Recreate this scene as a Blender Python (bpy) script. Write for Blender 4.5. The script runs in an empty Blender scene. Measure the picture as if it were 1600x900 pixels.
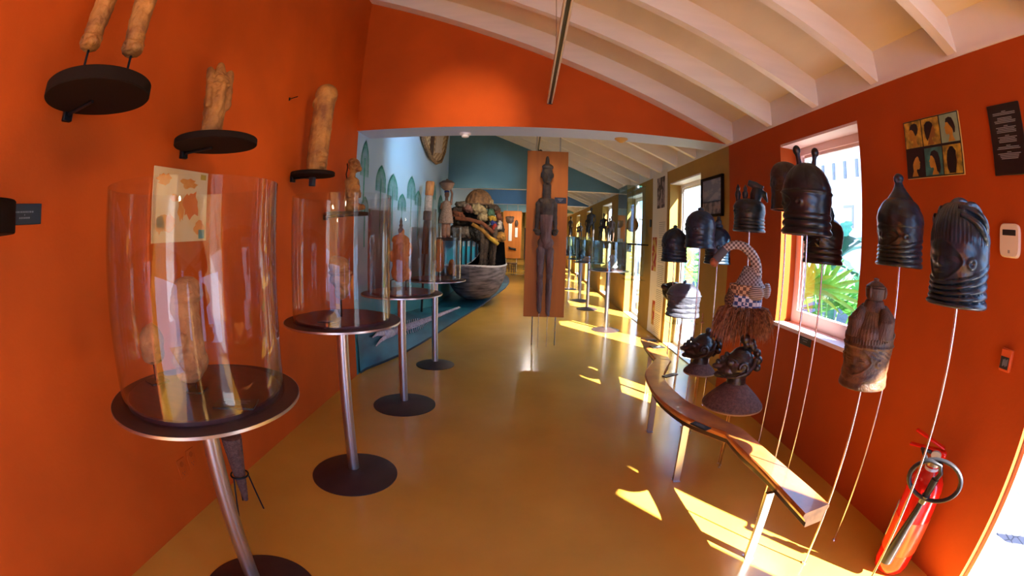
import bpy, math, random
from math import sin, cos, pi, radians, sqrt, exp
from mathutils import Vector, Matrix, Euler, Quaternion
sc = bpy.context.scene
COL = sc.collection
random.seed(7)

# ------------------------------------------------------------------ camera (8-15 mm class fisheye, equisolid)
YAW, PITCH, ROLL = map(radians, (-1.478, -6.605, 1.52))
def cam_axes():
    cy, sy, cp, sp, cr, sr = cos(YAW), sin(YAW), cos(PITCH), sin(PITCH), cos(ROLL), sin(ROLL)
    f = Vector((sy*cp, cy*cp, sp)); r = Vector((cy, -sy, 0)); u = r.cross(f)
    return cr*r + sr*u, -sr*r + cr*u, f
cd = bpy.data.cameras.new('camera'); cam = bpy.data.objects.new('camera', cd); COL.objects.link(cam)
sc.camera = cam
r_, u_, f_ = cam_axes()
m = Matrix((r_, u_, -f_)).transposed().to_4x4(); m.translation = Vector((0, 0, 1.55))
cam.matrix_world = m
cd.type = 'PANO'; cd.sensor_width = 36; cd.sensor_fit = 'HORIZONTAL'; cd.clip_start = .02
for tgt in (cd, getattr(cd, 'cycles', None)):
    try:
        tgt.panorama_type = 'FISHEYE_EQUISOLID'; tgt.fisheye_lens = 707.9/1600*36; tgt.fisheye_fov = radians(200)
    except Exception as e: pass

# ------------------------------------------------------------------ light
sc.view_settings.view_transform = 'Standard'
sc.view_settings.look = 'None'; sc.view_settings.gamma = 1; sc.view_settings.use_curve_mapping = False
sc.view_settings.exposure = -0.35
w = bpy.data.worlds.new('sky'); sc.world = w; w.use_nodes = True
bg = w.node_tree.nodes['Background']; bg.inputs[0].default_value = (.27, .52, 1, 1); bg.inputs[1].default_value = 10.0
sd = bpy.data.lights.new('sun', 'SUN'); sun = bpy.data.objects.new('sun', sd); COL.objects.link(sun)
sd.energy = 85; sd.angle = radians(.6); sd.color = (1, .95, .88)
SUN = Vector((-.565, .825, -.776)).normalized()
sun.rotation_euler = SUN.to_track_quat('-Z', 'Y').to_euler()

# ------------------------------------------------------------------ materials
def mat(name, col, rough=.6, metal=0, bump=0, bscale=40, var=0, vscale=6, col2=None, spec=.5, coat=0, emit=0, stretch=None, detail=3):
    m = bpy.data.materials.new(name); m.use_nodes = True
    nt = m.node_tree; b = nt.nodes['Principled BSDF']
    b.inputs['Base Color'].default_value = (*col, 1); b.inputs['Roughness'].default_value = rough
    b.inputs['Metallic'].default_value = metal
    b.inputs['Specular IOR Level'].default_value = spec
    b.inputs['Coat Weight'].default_value = coat
    if emit: b.inputs['Emission Color'].default_value = (*col, 1); b.inputs['Emission Strength'].default_value = emit
    tc = nt.nodes.new('ShaderNodeTexCoord'); mp = nt.nodes.new('ShaderNodeMapping')
    nt.links.new(tc.outputs['Object'], mp.inputs[0])
    if stretch: mp.inputs['Scale'].default_value = stretch
    if var or col2:
        n = nt.nodes.new('ShaderNodeTexNoise'); n.inputs['Scale'].default_value = vscale; n.inputs['Detail'].default_value = detail
        nt.links.new(mp.outputs[0], n.inputs[0])
        r = nt.nodes.new('ShaderNodeValToRGB'); r.color_ramp.elements[0].position = .35; r.color_ramp.elements[1].position = .65
        c2 = col2 or tuple(c*(1-var) for c in col)
        r.color_ramp.elements[0].color = (*c2, 1); r.color_ramp.elements[1].color = (*col, 1)
        nt.links.new(n.outputs[0], r.inputs[0]); nt.links.new(r.outputs[0], b.inputs['Base Color'])
    if bump:
        n = nt.nodes.new('ShaderNodeTexNoise'); n.inputs['Scale'].default_value = bscale; n.inputs['Detail'].default_value = 4
        nt.links.new(mp.outputs[0], n.inputs[0])
        bp = nt.nodes.new('ShaderNodeBump'); bp.inputs['Strength'].default_value = bump; bp.inputs['Distance'].default_value = .02
        nt.links.new(n.outputs[0], bp.inputs['Height']); nt.links.new(bp.outputs[0], b.inputs['Normal'])
    return m
def glass_mat(name, tint, refl=1.0):
    m = bpy.data.materials.new(name); m.use_nodes = True; nt = m.node_tree; nt.nodes.clear()
    o = nt.nodes.new('ShaderNodeOutputMaterial'); mx = nt.nodes.new('ShaderNodeMixShader')
    t = nt.nodes.new('ShaderNodeBsdfTransparent'); t.inputs[0].default_value = (*tint, 1)
    g = nt.nodes.new('ShaderNodeBsdfGlossy'); g.inputs['Roughness'].default_value = .0
    lw = nt.nodes.new('ShaderNodeLayerWeight'); lw.inputs[0].default_value = .5
    p = nt.nodes.new('ShaderNodeMath'); p.operation = 'POWER'; p.inputs[1].default_value = 4
    a = nt.nodes.new('ShaderNodeMath'); a.operation = 'MULTIPLY_ADD'; a.inputs[1].default_value = .8; a.inputs[2].default_value = .05*refl
    nt.links.new(lw.outputs['Facing'], p.inputs[0]); nt.links.new(p.outputs[0], a.inputs[0]); nt.links.new(a.outputs[0], mx.inputs[0])
    nt.links.new(t.outputs[0], mx.inputs[1]); nt.links.new(g.outputs[0], mx.inputs[2]); nt.links.new(mx.outputs[0], o.inputs[0])
    return m
def two_tone(name, c1, c2, kind='checker', scale=30, rough=.7, stretch=(1, 1, 1), lo=.45, hi=.55):
    m = mat(name, c1, rough); nt = m.node_tree; b = nt.nodes['Principled BSDF']
    tc = nt.nodes.new('ShaderNodeTexCoord'); mp = nt.nodes.new('ShaderNodeMapping'); mp.inputs['Scale'].default_value = stretch
    nt.links.new(tc.outputs['Object'], mp.inputs[0])
    if kind == 'checker':
        t = nt.nodes.new('ShaderNodeTexChecker'); t.inputs[1].default_value = (*c1, 1); t.inputs[2].default_value = (*c2, 1); t.inputs[3].default_value = scale
        nt.links.new(mp.outputs[0], t.inputs[0]); nt.links.new(t.outputs[0], b.inputs['Base Color'])
    else:
        t = nt.nodes.new('ShaderNodeTexWave' if kind == 'wave' else 'ShaderNodeTexNoise')
        t.inputs['Scale'].default_value = scale
        if kind == 'wave': t.bands_direction = 'Z'; t.inputs['Distortion'].default_value = 1.0
        r = nt.nodes.new('ShaderNodeValToRGB'); r.color_ramp.elements[0].position = lo; r.color_ramp.elements[1].position = hi
        r.color_ramp.elements[0].color = (*c1, 1); r.color_ramp.elements[1].color = (*c2, 1)
        nt.links.new(mp.outputs[0], t.inputs[0]); nt.links.new(t.outputs[0], r.inputs[0]); nt.links.new(r.outputs[0], b.inputs['Base Color'])
    return m
def height_mat(name, stops, noise=.15, rough=.8):
    """wall paint whose colour changes with height (a painted mural)"""
    m = mat(name, stops[0][1], rough); nt = m.node_tree; b = nt.nodes['Principled BSDF']
    tc = nt.nodes.new('ShaderNodeTexCoord'); sx = nt.nodes.new('ShaderNodeSeparateXYZ'); nt.links.new(tc.outputs['Object'], sx.inputs[0])
    mp = nt.nodes.new('ShaderNodeMapping'); mp.inputs['Scale'].default_value = (1, .8, 2.5); nt.links.new(tc.outputs['Object'], mp.inputs[0])
    n = nt.nodes.new('ShaderNodeTexNoise'); n.inputs['Scale'].default_value = 1.6; n.inputs['Detail'].default_value = 6; nt.links.new(mp.outputs[0], n.inputs[0])
    a = nt.nodes.new('ShaderNodeMath'); a.operation = 'MULTIPLY_ADD'; a.inputs[1].default_value = noise*4; nt.links.new(n.outputs[0], a.inputs[0])
    s = nt.nodes.new('ShaderNodeMath'); s.operation = 'SUBTRACT'; s.inputs[1].default_value = noise*2; nt.links.new(sx.outputs[2], s.inputs[0]); nt.links.new(s.outputs[0], a.inputs[2])
    d = nt.nodes.new('ShaderNodeMath'); d.operation = 'DIVIDE'; d.inputs[1].default_value = 5; nt.links.new(a.outputs[0], d.inputs[0])
    r = nt.nodes.new('ShaderNodeValToRGB'); nt.links.new(d.outputs[0], r.inputs[0]); nt.links.new(r.outputs[0], b.inputs['Base Color'])
    e = r.color_ramp.elements
    while len(e) < len(stops): e.new(.5)
    for k, (z, c) in enumerate(stops): e[k].position = z/5; e[k].color = (*c, 1)
    return m

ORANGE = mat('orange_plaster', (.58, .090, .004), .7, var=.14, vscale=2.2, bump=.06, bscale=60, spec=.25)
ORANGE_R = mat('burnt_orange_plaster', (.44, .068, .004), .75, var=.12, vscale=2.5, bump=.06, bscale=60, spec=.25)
MUSTARD = mat('mustard_plaster', (.42, .235, .030), .7, var=.12, vscale=3, bump=.05, bscale=60)
WHITE = mat('white_paint', (.80, .78, .76), .5, var=.05, vscale=4)
CEIL = mat('cream_boards', (.78, .68, .50), .55, var=.10, vscale=3, stretch=(1, .3, 1), bump=.03, bscale=20)
BEAM = mat('white_beam_paint', (.82, .76, .66), .45, var=.06, vscale=5, stretch=(.4, 3, 3))
TEAL = mat('teal_blue_plaster', (.13, .27, .31), .7, var=.08, vscale=3)
BLUE2 = mat('slate_blue_plaster', (.10, .22, .38), .7, var=.08, vscale=3)
BLUE3 = mat('sky_blue_plaster', (.22, .45, .58), .7, var=.08, vscale=3)
MURAL = height_mat('painted_mural', [(.35, (.02, .20, .24)), (.75, (.05, .26, .32)), (1.05, (.22, .27, .36)), (1.38, (.36, .44, .52)), (1.75, (.36, .56, .68)), (3.2, (.40, .55, .75))])
SEA = mat('teal_sea_paint', (.010, .17, .24), .45, col2=(.004, .065, .12), vscale=3.5, detail=6, bump=.15, bscale=12, stretch=(1, .5, 1))
SEAEDGE = mat('dark_sea_edge', (.003, .02, .04), .6)
PALM = mat('palm_green_paint', (.03, .26, .20), .8, col2=(.12, .42, .38), vscale=14)
BLACKM = mat('black_metal', (.012, .012, .014), .45, .6)
STEEL = mat('brushed_steel', (.50, .49, .52), .32, 1.0)
ROD = mat('thin_steel', (.75, .74, .76), .25, 1.0)
DISC = mat('dark_plum_wood', (.075, .022, .020), .42, col2=(.05, .014, .014), vscale=6, stretch=(1, 6, 1))
PLATE = mat('dark_lacquer', (.045, .022, .020), .5, var=.3, vscale=8)
SHELF = mat('black_brown_shelf', (.014, .007, .004), .85, spec=.15)
ACRYL = glass_mat('clear_acrylic', (.97, .98, .985), .6)
PANE = glass_mat('window_glass', (.96, .98, .97), .8)
VITR = glass_mat('aqua_glass', (.86, .95, .97), 1.6)
TERRA = mat('terracotta', (.52, .27, .12), .8, col2=(.36, .17, .075), vscale=9, bump=.5, bscale=45)
TERRA2 = mat('tan_clay', (.46, .215, .08), .85, col2=(.28, .12, .045), vscale=12, bump=.4, bscale=55)
OCHRE = mat('ochre_clay', (.52, .23, .045), .75, col2=(.22, .08, .018), vscale=9, bump=.5, bscale=40)
REDCLAY = mat('orange_wood', (.58, .21, .05), .7, col2=(.34, .10, .03), vscale=5, stretch=(4, 4, 1), bump=.3, bscale=40)
JET = mat('jet_black_wood', (.007, .008, .012), .30, bump=.05, bscale=70, spec=.5)
EBONY = mat('sky_tinted_black_wood', (.010, .032, .062), .30, col2=(.006, .008, .012), vscale=14, bump=.05, bscale=70, stretch=(2, 2, .7), spec=.5)  # blue sky highlights are mixed into the black wood's base colour
EBONY2 = mat('brown_black_wood', (.024, .016, .015), .34, col2=(.012, .009, .008), vscale=24, bump=.12, bscale=60, stretch=(2, 2, .7), spec=.7)
BROWNW = mat('brown_carved_wood', (.13, .065, .035), .55, col2=(.05, .024, .015), vscale=12, bump=.4, bscale=60, stretch=(3, 3, .6))
GOLDW = mat('worn_gold_wood', (.17, .080, .030), .5, col2=(.05, .025, .013), vscale=16, bump=.3, bscale=60)
WORN = mat('weathered_purple_brown_wood', (.19, .105, .10), .6, col2=(.085, .04, .035), vscale=8, bump=.4, bscale=40, stretch=(3, 3, .5))
DARKFIG = mat('dark_grey_brown_wood', (.06, .042, .034), .6, col2=(.022, .016, .014), vscale=10, bump=.4, bscale=40)
PANEL = mat('orange_brown_board', (.56, .17, .012), .6, col2=(.46, .13, .010), vscale=3, stretch=(3, 3, .3))
BENCH = mat('varnished_wood', (.50, .17, .035), .30, col2=(.34, .095, .022), vscale=5, stretch=(2, 1.5, 2), coat=.25, bump=.03, bscale=50)
BENCHEND = mat('pale_end_grain', (.62, .40, .20), .6, var=.3, vscale=20)
DKWOOD = mat('dark_groove_wood', (.035, .012, .008), .45)
PLATEBLK = mat('black_caption_plate', (.010, .016, .022), .35)
TEXTG = mat('grey_lettering', (.24, .26, .28), .8)
RAFFIA = mat('reddish_brown_raffia', (.11, .038, .018), .75, col2=(.40, .17, .07), vscale=40)
BASKET = mat('woven_brown_fibre', (.17, .085, .06), .8, col2=(.10, .045, .035), vscale=50, bump=.5, bscale=120)
RED = mat('red_enamel', (.72, .010, .006), .18, coat=.5)
PINKFR = mat('pink_white_frame', (.80, .62, .60), .5)
BEIGE = mat('beige_door_frame', (.50, .34, .22), .5, var=.1, vscale=5)
CREAMP = mat('cream_plastic', (.75, .66, .52), .45)
DKPL = mat('dark_plastic', (.02, .02, .022), .4)
PAPER = mat('cream_paper', (.78, .73, .66), .8)
FLOOR = mat('mustard_epoxy_floor', (.64, .35, .055), .20, col2=(.55, .29, .04), vscale=1.3, detail=5, bump=.025, bscale=18, spec=.5)

# ------------------------------------------------------------------ mesh builder
class M:
    def __init__(s): s.v = []; s.f = []; s.mi = []
    def add(s, vs, fs, mi=0):
        o = len(s.v); s.v += [tuple(p) for p in vs]; s.f += [tuple(i+o for i in f) for f in fs]; s.mi += [mi]*len(fs); return s
    def box(s, c, d, rot=None, mi=0):
        R = Euler(rot).to_matrix() if rot else Matrix.Identity(3); c = Vector(c)
        vs = [c + R @ Vector((d[0]/2*i, d[1]/2*j, d[2]/2*k)) for i in (-1, 1) for j in (-1, 1) for k in (-1, 1)]
        return s.add(vs, [(0,1,3,2), (4,6,7,5), (0,4,5,1), (2,3,7,6), (0,2,6,4), (1,5,7,3)], mi)
    def rbox(s, c, d, b=.004, rot=None, mi=0):
        """box with chamfered edges"""
        R = Euler(rot).to_matrix() if rot else Matrix.Identity(3); c = Vector(c)
        h = [x/2 for x in d]; vs = []; idx = {}
        for i in (-1, 1):
            for j in (-1, 1):
                for k in (-1, 1):
                    for ax in range(3):
                        p = [i*h[0], j*h[1], k*h[2]]
                        for q in range(3):
                            if q != ax: p[q] -= (i, j, k)[q]*b
                        idx[(i, j, k, ax)] = len(vs); vs.append(c + R @ Vector(p))
        fs = []
        for ax in range(3):
            a1, a2 = [q for q in range(3) if q != ax]
            for sg in (-1, 1):
                q = []
                for (u, v) in ((-1,-1), (1,-1), (1,1), (-1,1)):
                    k = [0,0,0]; k[ax] = sg; k[a1] = u; k[a2] = v; q.append(idx[(*k, ax)])
                fs.append(tuple(q))
            for u in (-1, 1):
                for v in (-1, 1):
                    k0 = [0,0,0]; k0[ax] = -1; k0[a1] = u; k0[a2] = v; k1 = list(k0); k1[ax] = 1
                    fs.append((idx[(*k0, a1)], idx[(*k1, a1)], idx[(*k1, a2)], idx[(*k0, a2)]))
        for i in (-1, 1):
            for j in (-1, 1):
                for k in (-1, 1): fs.append((idx[(i,j,k,0)], idx[(i,j,k,1)], idx[(i,j,k,2)]))
        return s.add(vs, fs, mi)
    def tube(s, pts, r, n=12, cap=True, mi=0, flat=1.0):
        pts = [Vector(p) for p in pts]; rs = r if isinstance(r, (list, tuple)) else [r]*len(pts)
        vs = []; ref = None
        for i, p in enumerate(pts):
            t = (pts[min(i+1, len(pts)-1)] - pts[max(i-1, 0)]).normalized()
            if ref is None: ref = Vector((0, 0, 1)) if abs(t.z) < .9 else Vector((1, 0, 0))
            a = (ref - ref.dot(t)*t).normalized(); ref = a; b = t.cross(a)
            for k in range(n):
                an = 2*pi*k/n; vs.append(p + rs[i]*(cos(an)*a + flat*sin(an)*b))
        fs = [(i*n+k, i*n+(k+1) % n, (i+1)*n+(k+1) % n, (i+1)*n+k) for i in range(len(pts)-1) for k in range(n)]
        if cap: fs += [tuple(range(n))[::-1], tuple((len(pts)-1)*n+k for k in range(n))]
        return s.add(vs, fs, mi)
    def lathe(s, prof, c=(0, 0, 0), n=48, sx=1, sy=1, mi=0):
        """prof: [(r, z)...] bottom to top; r=0 ends closed"""
        vs = []; rows = []
        for r, z in prof:
            if r < 1e-6: rows.append([len(vs)]); vs.append((c[0], c[1], c[2]+z))
            else:
                rows.append(list(range(len(vs), len(vs)+n)))
                vs += [(c[0]+r*sx*cos(2*pi*k/n), c[1]+r*sy*sin(2*pi*k/n), c[2]+z) for k in range(n)]
        fs = []
        for a, b in zip(rows, rows[1:]):
            for k in range(n):
                k2 = (k+1) % n
                if len(a) == 1 and len(b) == 1: continue
                if len(a) == 1: fs.append((a[0], b[k], b[k2])[::-1])
                elif len(b) == 1: fs.append((a[k], a[k2], b[0]))
                else: fs.append((a[k], a[k2], b[k2], b[k]))
        return s.add(vs, fs, mi)
    def ell(s, c, d, rot=None, n=20, mi=0):
        R = Euler(rot).to_matrix() if rot else Matrix.Identity(3); c = Vector(c); o = M()
        o.lathe([(0, -1)] + [(sin(pi*k/(n//2)), -cos(pi*k/(n//2))) for k in range(1, n//2)] + [(0, 1)], n=n)
        return s.add([c + R @ Vector((v[0]*d[0], v[1]*d[1], v[2]*d[2])) for v in o.v], o.f, mi)
    def cap(s, p, q, r1, r2=None, n=14, mi=0):
        """rounded limb"""
        p, q = Vector(p), Vector(q); r2 = r1 if r2 is None else r2; t = (q-p).normalized()
        pts = [p - t*r1*.98, p - t*r1*.7, p, q, q + t*r2*.7, q + t*r2*.98]
        return s.tube(pts, [r1*.15, r1*.72, r1, r2, r2*.72, r2*.15], n, mi=mi)
    def prism(s, poly, axis, a, b, mi=0):
        """2-D polygon extruded along axis ('x','y','z') from a to b"""
        def P(u, v, t): return {'x': (t, u, v), 'y': (u, t, v), 'z': (u, v, t)}[axis]
        n = len(poly); vs = [P(*p, a) for p in poly] + [P(*p, b) for p in poly]
        return s.add(vs, [tuple(range(n))[::-1], tuple(range(n, 2*n))] + [(k, (k+1) % n, n+(k+1) % n, n+k) for k in range(n)], mi)
    def build(s, name, mats, parent=None, loc=None, smooth=True, angle=40, rotz=None):
        me = bpy.data.meshes.new(name); me.from_pydata(s.v, [], s.f); me.validate()
        for mm in (mats if isinstance(mats, (list, tuple)) else [mats]): me.materials.append(mm)
        if len(me.polygons) == len(s.mi): me.polygons.foreach_set('material_index', s.mi)
        import bmesh
        b = bmesh.new(); b.from_mesh(me); bmesh.ops.recalc_face_normals(b, faces=b.faces); b.to_mesh(me); b.free()
        if smooth:
            me.shade_smooth(); me.set_sharp_from_angle(angle=radians(angle))
        o = bpy.data.objects.new(name, me); COL.objects.link(o)
        if parent: o.parent = parent
        if loc: o.location = loc
        if rotz is not None: o.rotation_euler.z = rotz
        return o
def thing(name, label, cat, loc=(0, 0, 0), rotz=0, group=None):
    o = bpy.data.objects.new(name, None); COL.objects.link(o); o.empty_display_size = .1
    o.location = loc; o.rotation_euler.z = rotz; o['label'] = label; o['category'] = cat
    if group: o['group'] = group
    return o
def tag(o, label, cat, group=None, kind=None):
    o['label'] = label; o['category'] = cat
    if group: o['group'] = group
    if kind: o['kind'] = kind
    return o
def struct(o): o['kind'] = 'structure'; return o
TEXS = {}
def sculpt(mb, name, mt, parent=None, voxel=.006, smooth=3, rough=.0, rscale=.05, loc=None, rotz=None):
    """fuse overlapping volumes into one carved surface"""
    o = mb.build(name, mt, parent, loc, smooth=True, angle=180, rotz=rotz)
    r = o.modifiers.new('fuse', 'REMESH'); r.mode = 'VOXEL'; r.voxel_size = voxel; r.use_smooth_shade = True
    if smooth:
        q = o.modifiers.new('soften', 'SMOOTH'); q.factor = .6; q.iterations = smooth
    if rough:
        if rscale not in TEXS:
            t = bpy.data.textures.new('chisel', 'CLOUDS'); t.noise_scale = rscale; TEXS[rscale] = t
        d = o.modifiers.new('chisel', 'DISPLACE'); d.texture = TEXS[rscale]; d.strength = rough; d.mid_level = .5; d.texture_coords = 'LOCAL'
    return o
def arc(c, r, a0, a1, n, plane='xz'):
    out = []
    for k in range(n+1):
        a = a0 + (a1-a0)*k/n; u, v = r*cos(a), r*sin(a)
        out.append({'xz': (c[0]+u, c[1], c[2]+v), 'xy': (c[0]+u, c[1]+v, c[2]), 'yz': (c[0], c[1]+u, c[2]+v)}[plane])
    return out

XL, XR, TH = -1.811, 2.172, .25
def zc(x): return 2.88 + .405*(XR - x)     # underside of the roof boards
def zb(x): return 2.655 + .405*(XR - x)    # underside of the beams

# ================================================================== SETTING
o = struct(M().box((.2, 13, -.05), (4.1+.4, 37, .1)).build('floor', FLOOR, smooth=False))
def wall_y(name, x0, x1, y0, y1, z0, z1, holes, mats):
    """wall in the YZ plane with rectangular openings"""
    ys = sorted({y0, y1, *[h[0] for h in holes], *[h[1] for h in holes]}); zs = sorted({z0, z1, *[h[2] for h in holes], *[h[3] for h in holes]})
    mb = M()
    for a, b in zip(ys, ys[1:]):
        run = None
        for c, d in zip(zs, zs[1:]):
            cy, cz = (a+b)/2, (c+d)/2
            if any(h[0] < cy < h[1] and h[2] < cz < h[3] for h in holes): continue
            mb.box(((x0+x1)/2, (a+b)/2, (c+d)/2), (x1-x0, b-a, d-c))
    return struct(mb.build(name, mats, smooth=False))
W1 = (2.28, 3.37, .94, 2.46); D1 = (-.25, .735, 0, 2.46); W_FILL = (-1.5, -.95, .94, 2.46); W2 = (5.31, 6.57, .0, 2.45); W3 = (11.3, 12.7, .06, 2.5); W4 = (8.25, 9.5, .0, 2.47); W5 = (14.8, 16, .06, 2.5); W6 = (18, 19.2, .06, 2.5)
wall_y('wall_right', XR, XR+TH, -4, 4.46, 0, 2.64, [W1, D1, W_FILL, (-3.3, -2.6, .94, 2.46)], ORANGE_R)
wall_y('wall_right.001', XR, XR+TH, 4.46, 30, 0, 2.64, [W2, W3, W4, W5, W6, (21, 22.2, .06, 2.5)], MUSTARD)
# white frieze between wall head and roof boards
struct(M().box((XR+.125, 13, 2.64+.15), (.25, 34, .30)).box((XR-.004, 13, 2.65), (.012, 34, .022)).build('trim_1', WHITE, smooth=False))
# left walls
struct(M().box((XL-.1, .27, 2.3), (.2, 8.54, 4.6)).build('wall_left', ORANGE, smooth=False))
ml = M().box((XL-.1, 17.27, 2.3), (.2, 25.46, 4.6))
# palms painted on the mural (their paint stands a hair proud of the wall)
def palm(mb, y, zt, w, h, zbot):
    nf = 17
    for k in range(nf):
        a = -1.45 + 2.9*k/(nf-1); x = XL+.004
        for (c, t, wd) in ((0, .45, .045), (.45, 1, .032)):
            pts = []
            for q in range(5):
                u = c + (t-c)*q/4
                yy = y + w*sin(a)*min(1, u*1.6)**.7; zz = zt - h*(.10 + .9*u**1.6) + .10*h*cos(a)*(1-u)
                pts.append((yy, zz))
            for (p, q2) in zip(pts, pts[1:]):
                mb.add([(x, p[0]-wd*w, p[1]), (x, p[0]+wd*w, p[1]), (x, q2[0]+wd*w*.7, q2[1]), (x, q2[0]-wd*w*.7, q2[1])], [(0, 1, 2, 3)], 1)
    mb.add([(XL+.003, y-.018, zt-h*.5), (XL+.003, y+.018, zt-h*.5), (XL+.003, y+.022, zbot), (XL+.003, y-.022, zbot)], [(0, 1, 2, 3)], 1)
for y, zt, w_, h_, zb_ in [(4.80, 2.62, .13, .42, 1.9), (5.42, 2.42, .20, .34, 1.5), (5.95, 2.38, .24, .36, 1.45), (6.45, 2.15, .22, .26, 1.4), (6.98, 2.48, .26, .38, 1.45), (7.45, 2.29, .22, .26, 1.45), (8.7, 2.58, .24, .34, 1.5), (4.86, 1.98, .12, .22, 1.4), (9.5, 2.4, .3, .4, 1.5)]:
    palm(ml, y, zt, w_, h_, zb_)
struct(ml.build('wall_left.001', [MURAL, PALM], smooth=False))
# far and back walls
struct(M().box((-.95, 30.1, 2.3), (1.8, .2, 4.6)).box((1.3, 30.1, 2.3), (1.9, .2, 4.6)).box((.15, 30.1, 3.4), (.6, .2, 2.6)).build('wall_back', MUSTARD, smooth=False))
struct(M().box((.15, 30.25, 1.1), (.7, .06, 2.2)).build('door_2', BLACKM, smooth=False))
struct(M().prism([(XL, 0), (-1.2, 0), (-1.2, 2.4), (1.6, 2.4), (1.6, 0), (XR, 0), (XR, zc(XR)), (XL, zc(XL))], 'y', -4.2, -4).build('wall_front', ORANGE_R, smooth=False))  # wide opening added behind the camera to let skylight in
# roof boards
struct(M().prism([(XR+TH, zc(XR+TH)), (XL-.2, zc(XL-.2)), (XL-.2, zc(XL-.2)+.12), (XR+TH, zc(XR+TH)+.12)], 'y', -4.2, 30.2).build('ceiling', CEIL, smooth=False))
def beam(y, wd=.075, i=[1]):
    i[0] += 1
    struct(M().prism([(XR, zb(XR)), (XR, zc(XR)+.01), (XL, zc(XL)+.01), (XL, zb(XL))], 'y', y-wd/2, y+wd/2).build('trim_%d' % i[0], BEAM, smooth=False))
for y in [-3.26, -2.5, -1.75, -1.0, -.23, .52, 1.28, 2.03, 2.77, 3.53]: beam(y)
beam(4.42, .15)
for k in range(33):
    y = 5.5 + .757*k
    if y < 29 and not any(abs(y-q) < .3 for q in (10.4, 15.65, 20.6)): beam(y)
def crosswall(name, y0, y1, z0, mats):
    mb = M(); top0, top1 = zc(XL), zc(XR)
    v = [(XL, y0, z0), (XR, y0, z0), (XR, y0, top1), (XL, y0, top0), (XL, y1, z0), (XR, y1, z0), (XR, y1, top1), (XL, y1, top0)]
    mb.add(v, [(0, 1, 2, 3)], 0); mb.add(v, [(4, 7, 6, 5)], 2); mb.add(v, [(0, 4, 5, 1)], 1); mb.add(v, [(3, 2, 6, 7), (0, 3, 7, 4), (1, 5, 6, 2)], 1)
    return struct(mb.build(name, mats, smooth=False))
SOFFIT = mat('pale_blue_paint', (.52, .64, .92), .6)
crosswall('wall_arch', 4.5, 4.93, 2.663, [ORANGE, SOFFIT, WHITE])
crosswall('wall_cross', 10.35, 10.6, 2.63, [TEAL, WHITE, WHITE])
crosswall('wall_cross.001', 15.55, 15.8, 2.64, [BLUE2, WHITE, WHITE])
crosswall('wall_cross.002', 20.5, 20.75, 2.64, [BLUE3, WHITE, WHITE])

# windows and doors
def window(n, W, fr_mat, depth=.20, fw=.085, bot=.11):
    y0, y1, z0, z1 = W; x = XR+depth
    t = bpy.data.objects.new('window_%d' % n, None); COL.objects.link(t); t['kind'] = 'structure'; t.location = (x, (y0+y1)/2, z0)
    h = z1-z0; wd = y1-y0; mb = M()
    mb.box((0, -wd/2+fw/2, h/2), (.05, fw, h)).box((0, wd/2-fw/2, h/2), (.05, fw, h)).box((0, 0, h-fw/2), (.05, wd-2*fw, fw)).box((0, 0, bot/2), (.05, wd-2*fw, bot))
    mb.box((.01, -wd/2+fw+.012, h/2), (.03, .024, h-fw-bot)).box((.01, wd/2-fw-.012, h/2), (.03, .024, h-fw-bot)).box((.01, 0, h-fw-.012), (.03, wd-2*fw-.048, .024))
    mb.build('window_frame', fr_mat, t, smooth=False)
    M().box((.012, 0, (h-fw+bot)/2), (.005, wd-2*fw-.048, h-fw-bot-.024)).build('window_pane', PANE, t, smooth=False)
    s = M().box((-depth/2-.01, 0, -.012), (depth+.03, wd-.01, .03)) if z0 > .5 else M().box((-depth/2-.012, 0, .008), (depth-.026, wd-.02, .012))
    s.box((-depth/2-.012, 0, h-.012), (depth-.03, wd-.006, .02))
    s.build('window_sill', fr_mat, t, smooth=False)
    return t
window(1, W1, PINKFR); window(7, W_FILL, PINKFR); window(8, (-3.3, -2.6, .94, 2.46), PINKFR)  # the rest: unseen windows added behind the camera for fill light and highlights
for i, W in enumerate([W2, W4, W3, W5, W6]): window(i+2, W, WHITE, fw=.07, bot=.09)
t = bpy.data.objects.new('door_1', None); COL.objects.link(t); t['kind'] = 'structure'; t.location = (XR+.13, (D1[0]+D1[1])/2, 0)
wd = D1[1]-D1[0]
M().box((0, wd/2-.015, 1.23), (.10, .03, 2.46)).box((0, -wd/2+.01, 1.23), (.10, .02, 2.46)).box((0, -wd/2+.075, 1.23), (.03, .028, 2.46)).box((0, 0, 2.445), (.10, wd-.05, .03)).build('door_frame', BEIGE, t, smooth=False)
M().box((.09, wd/2-.006, 1.23), (.08, .012, 2.46)).box((.09, -wd/2+.006, 1.23), (.08, .012, 2.46)).build('door_trim', WHITE, t, smooth=False)
M().box((.02, 0, .008), (.24, wd-.13, .012)).build('door_threshold', WHITE, t, smooth=False)

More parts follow.
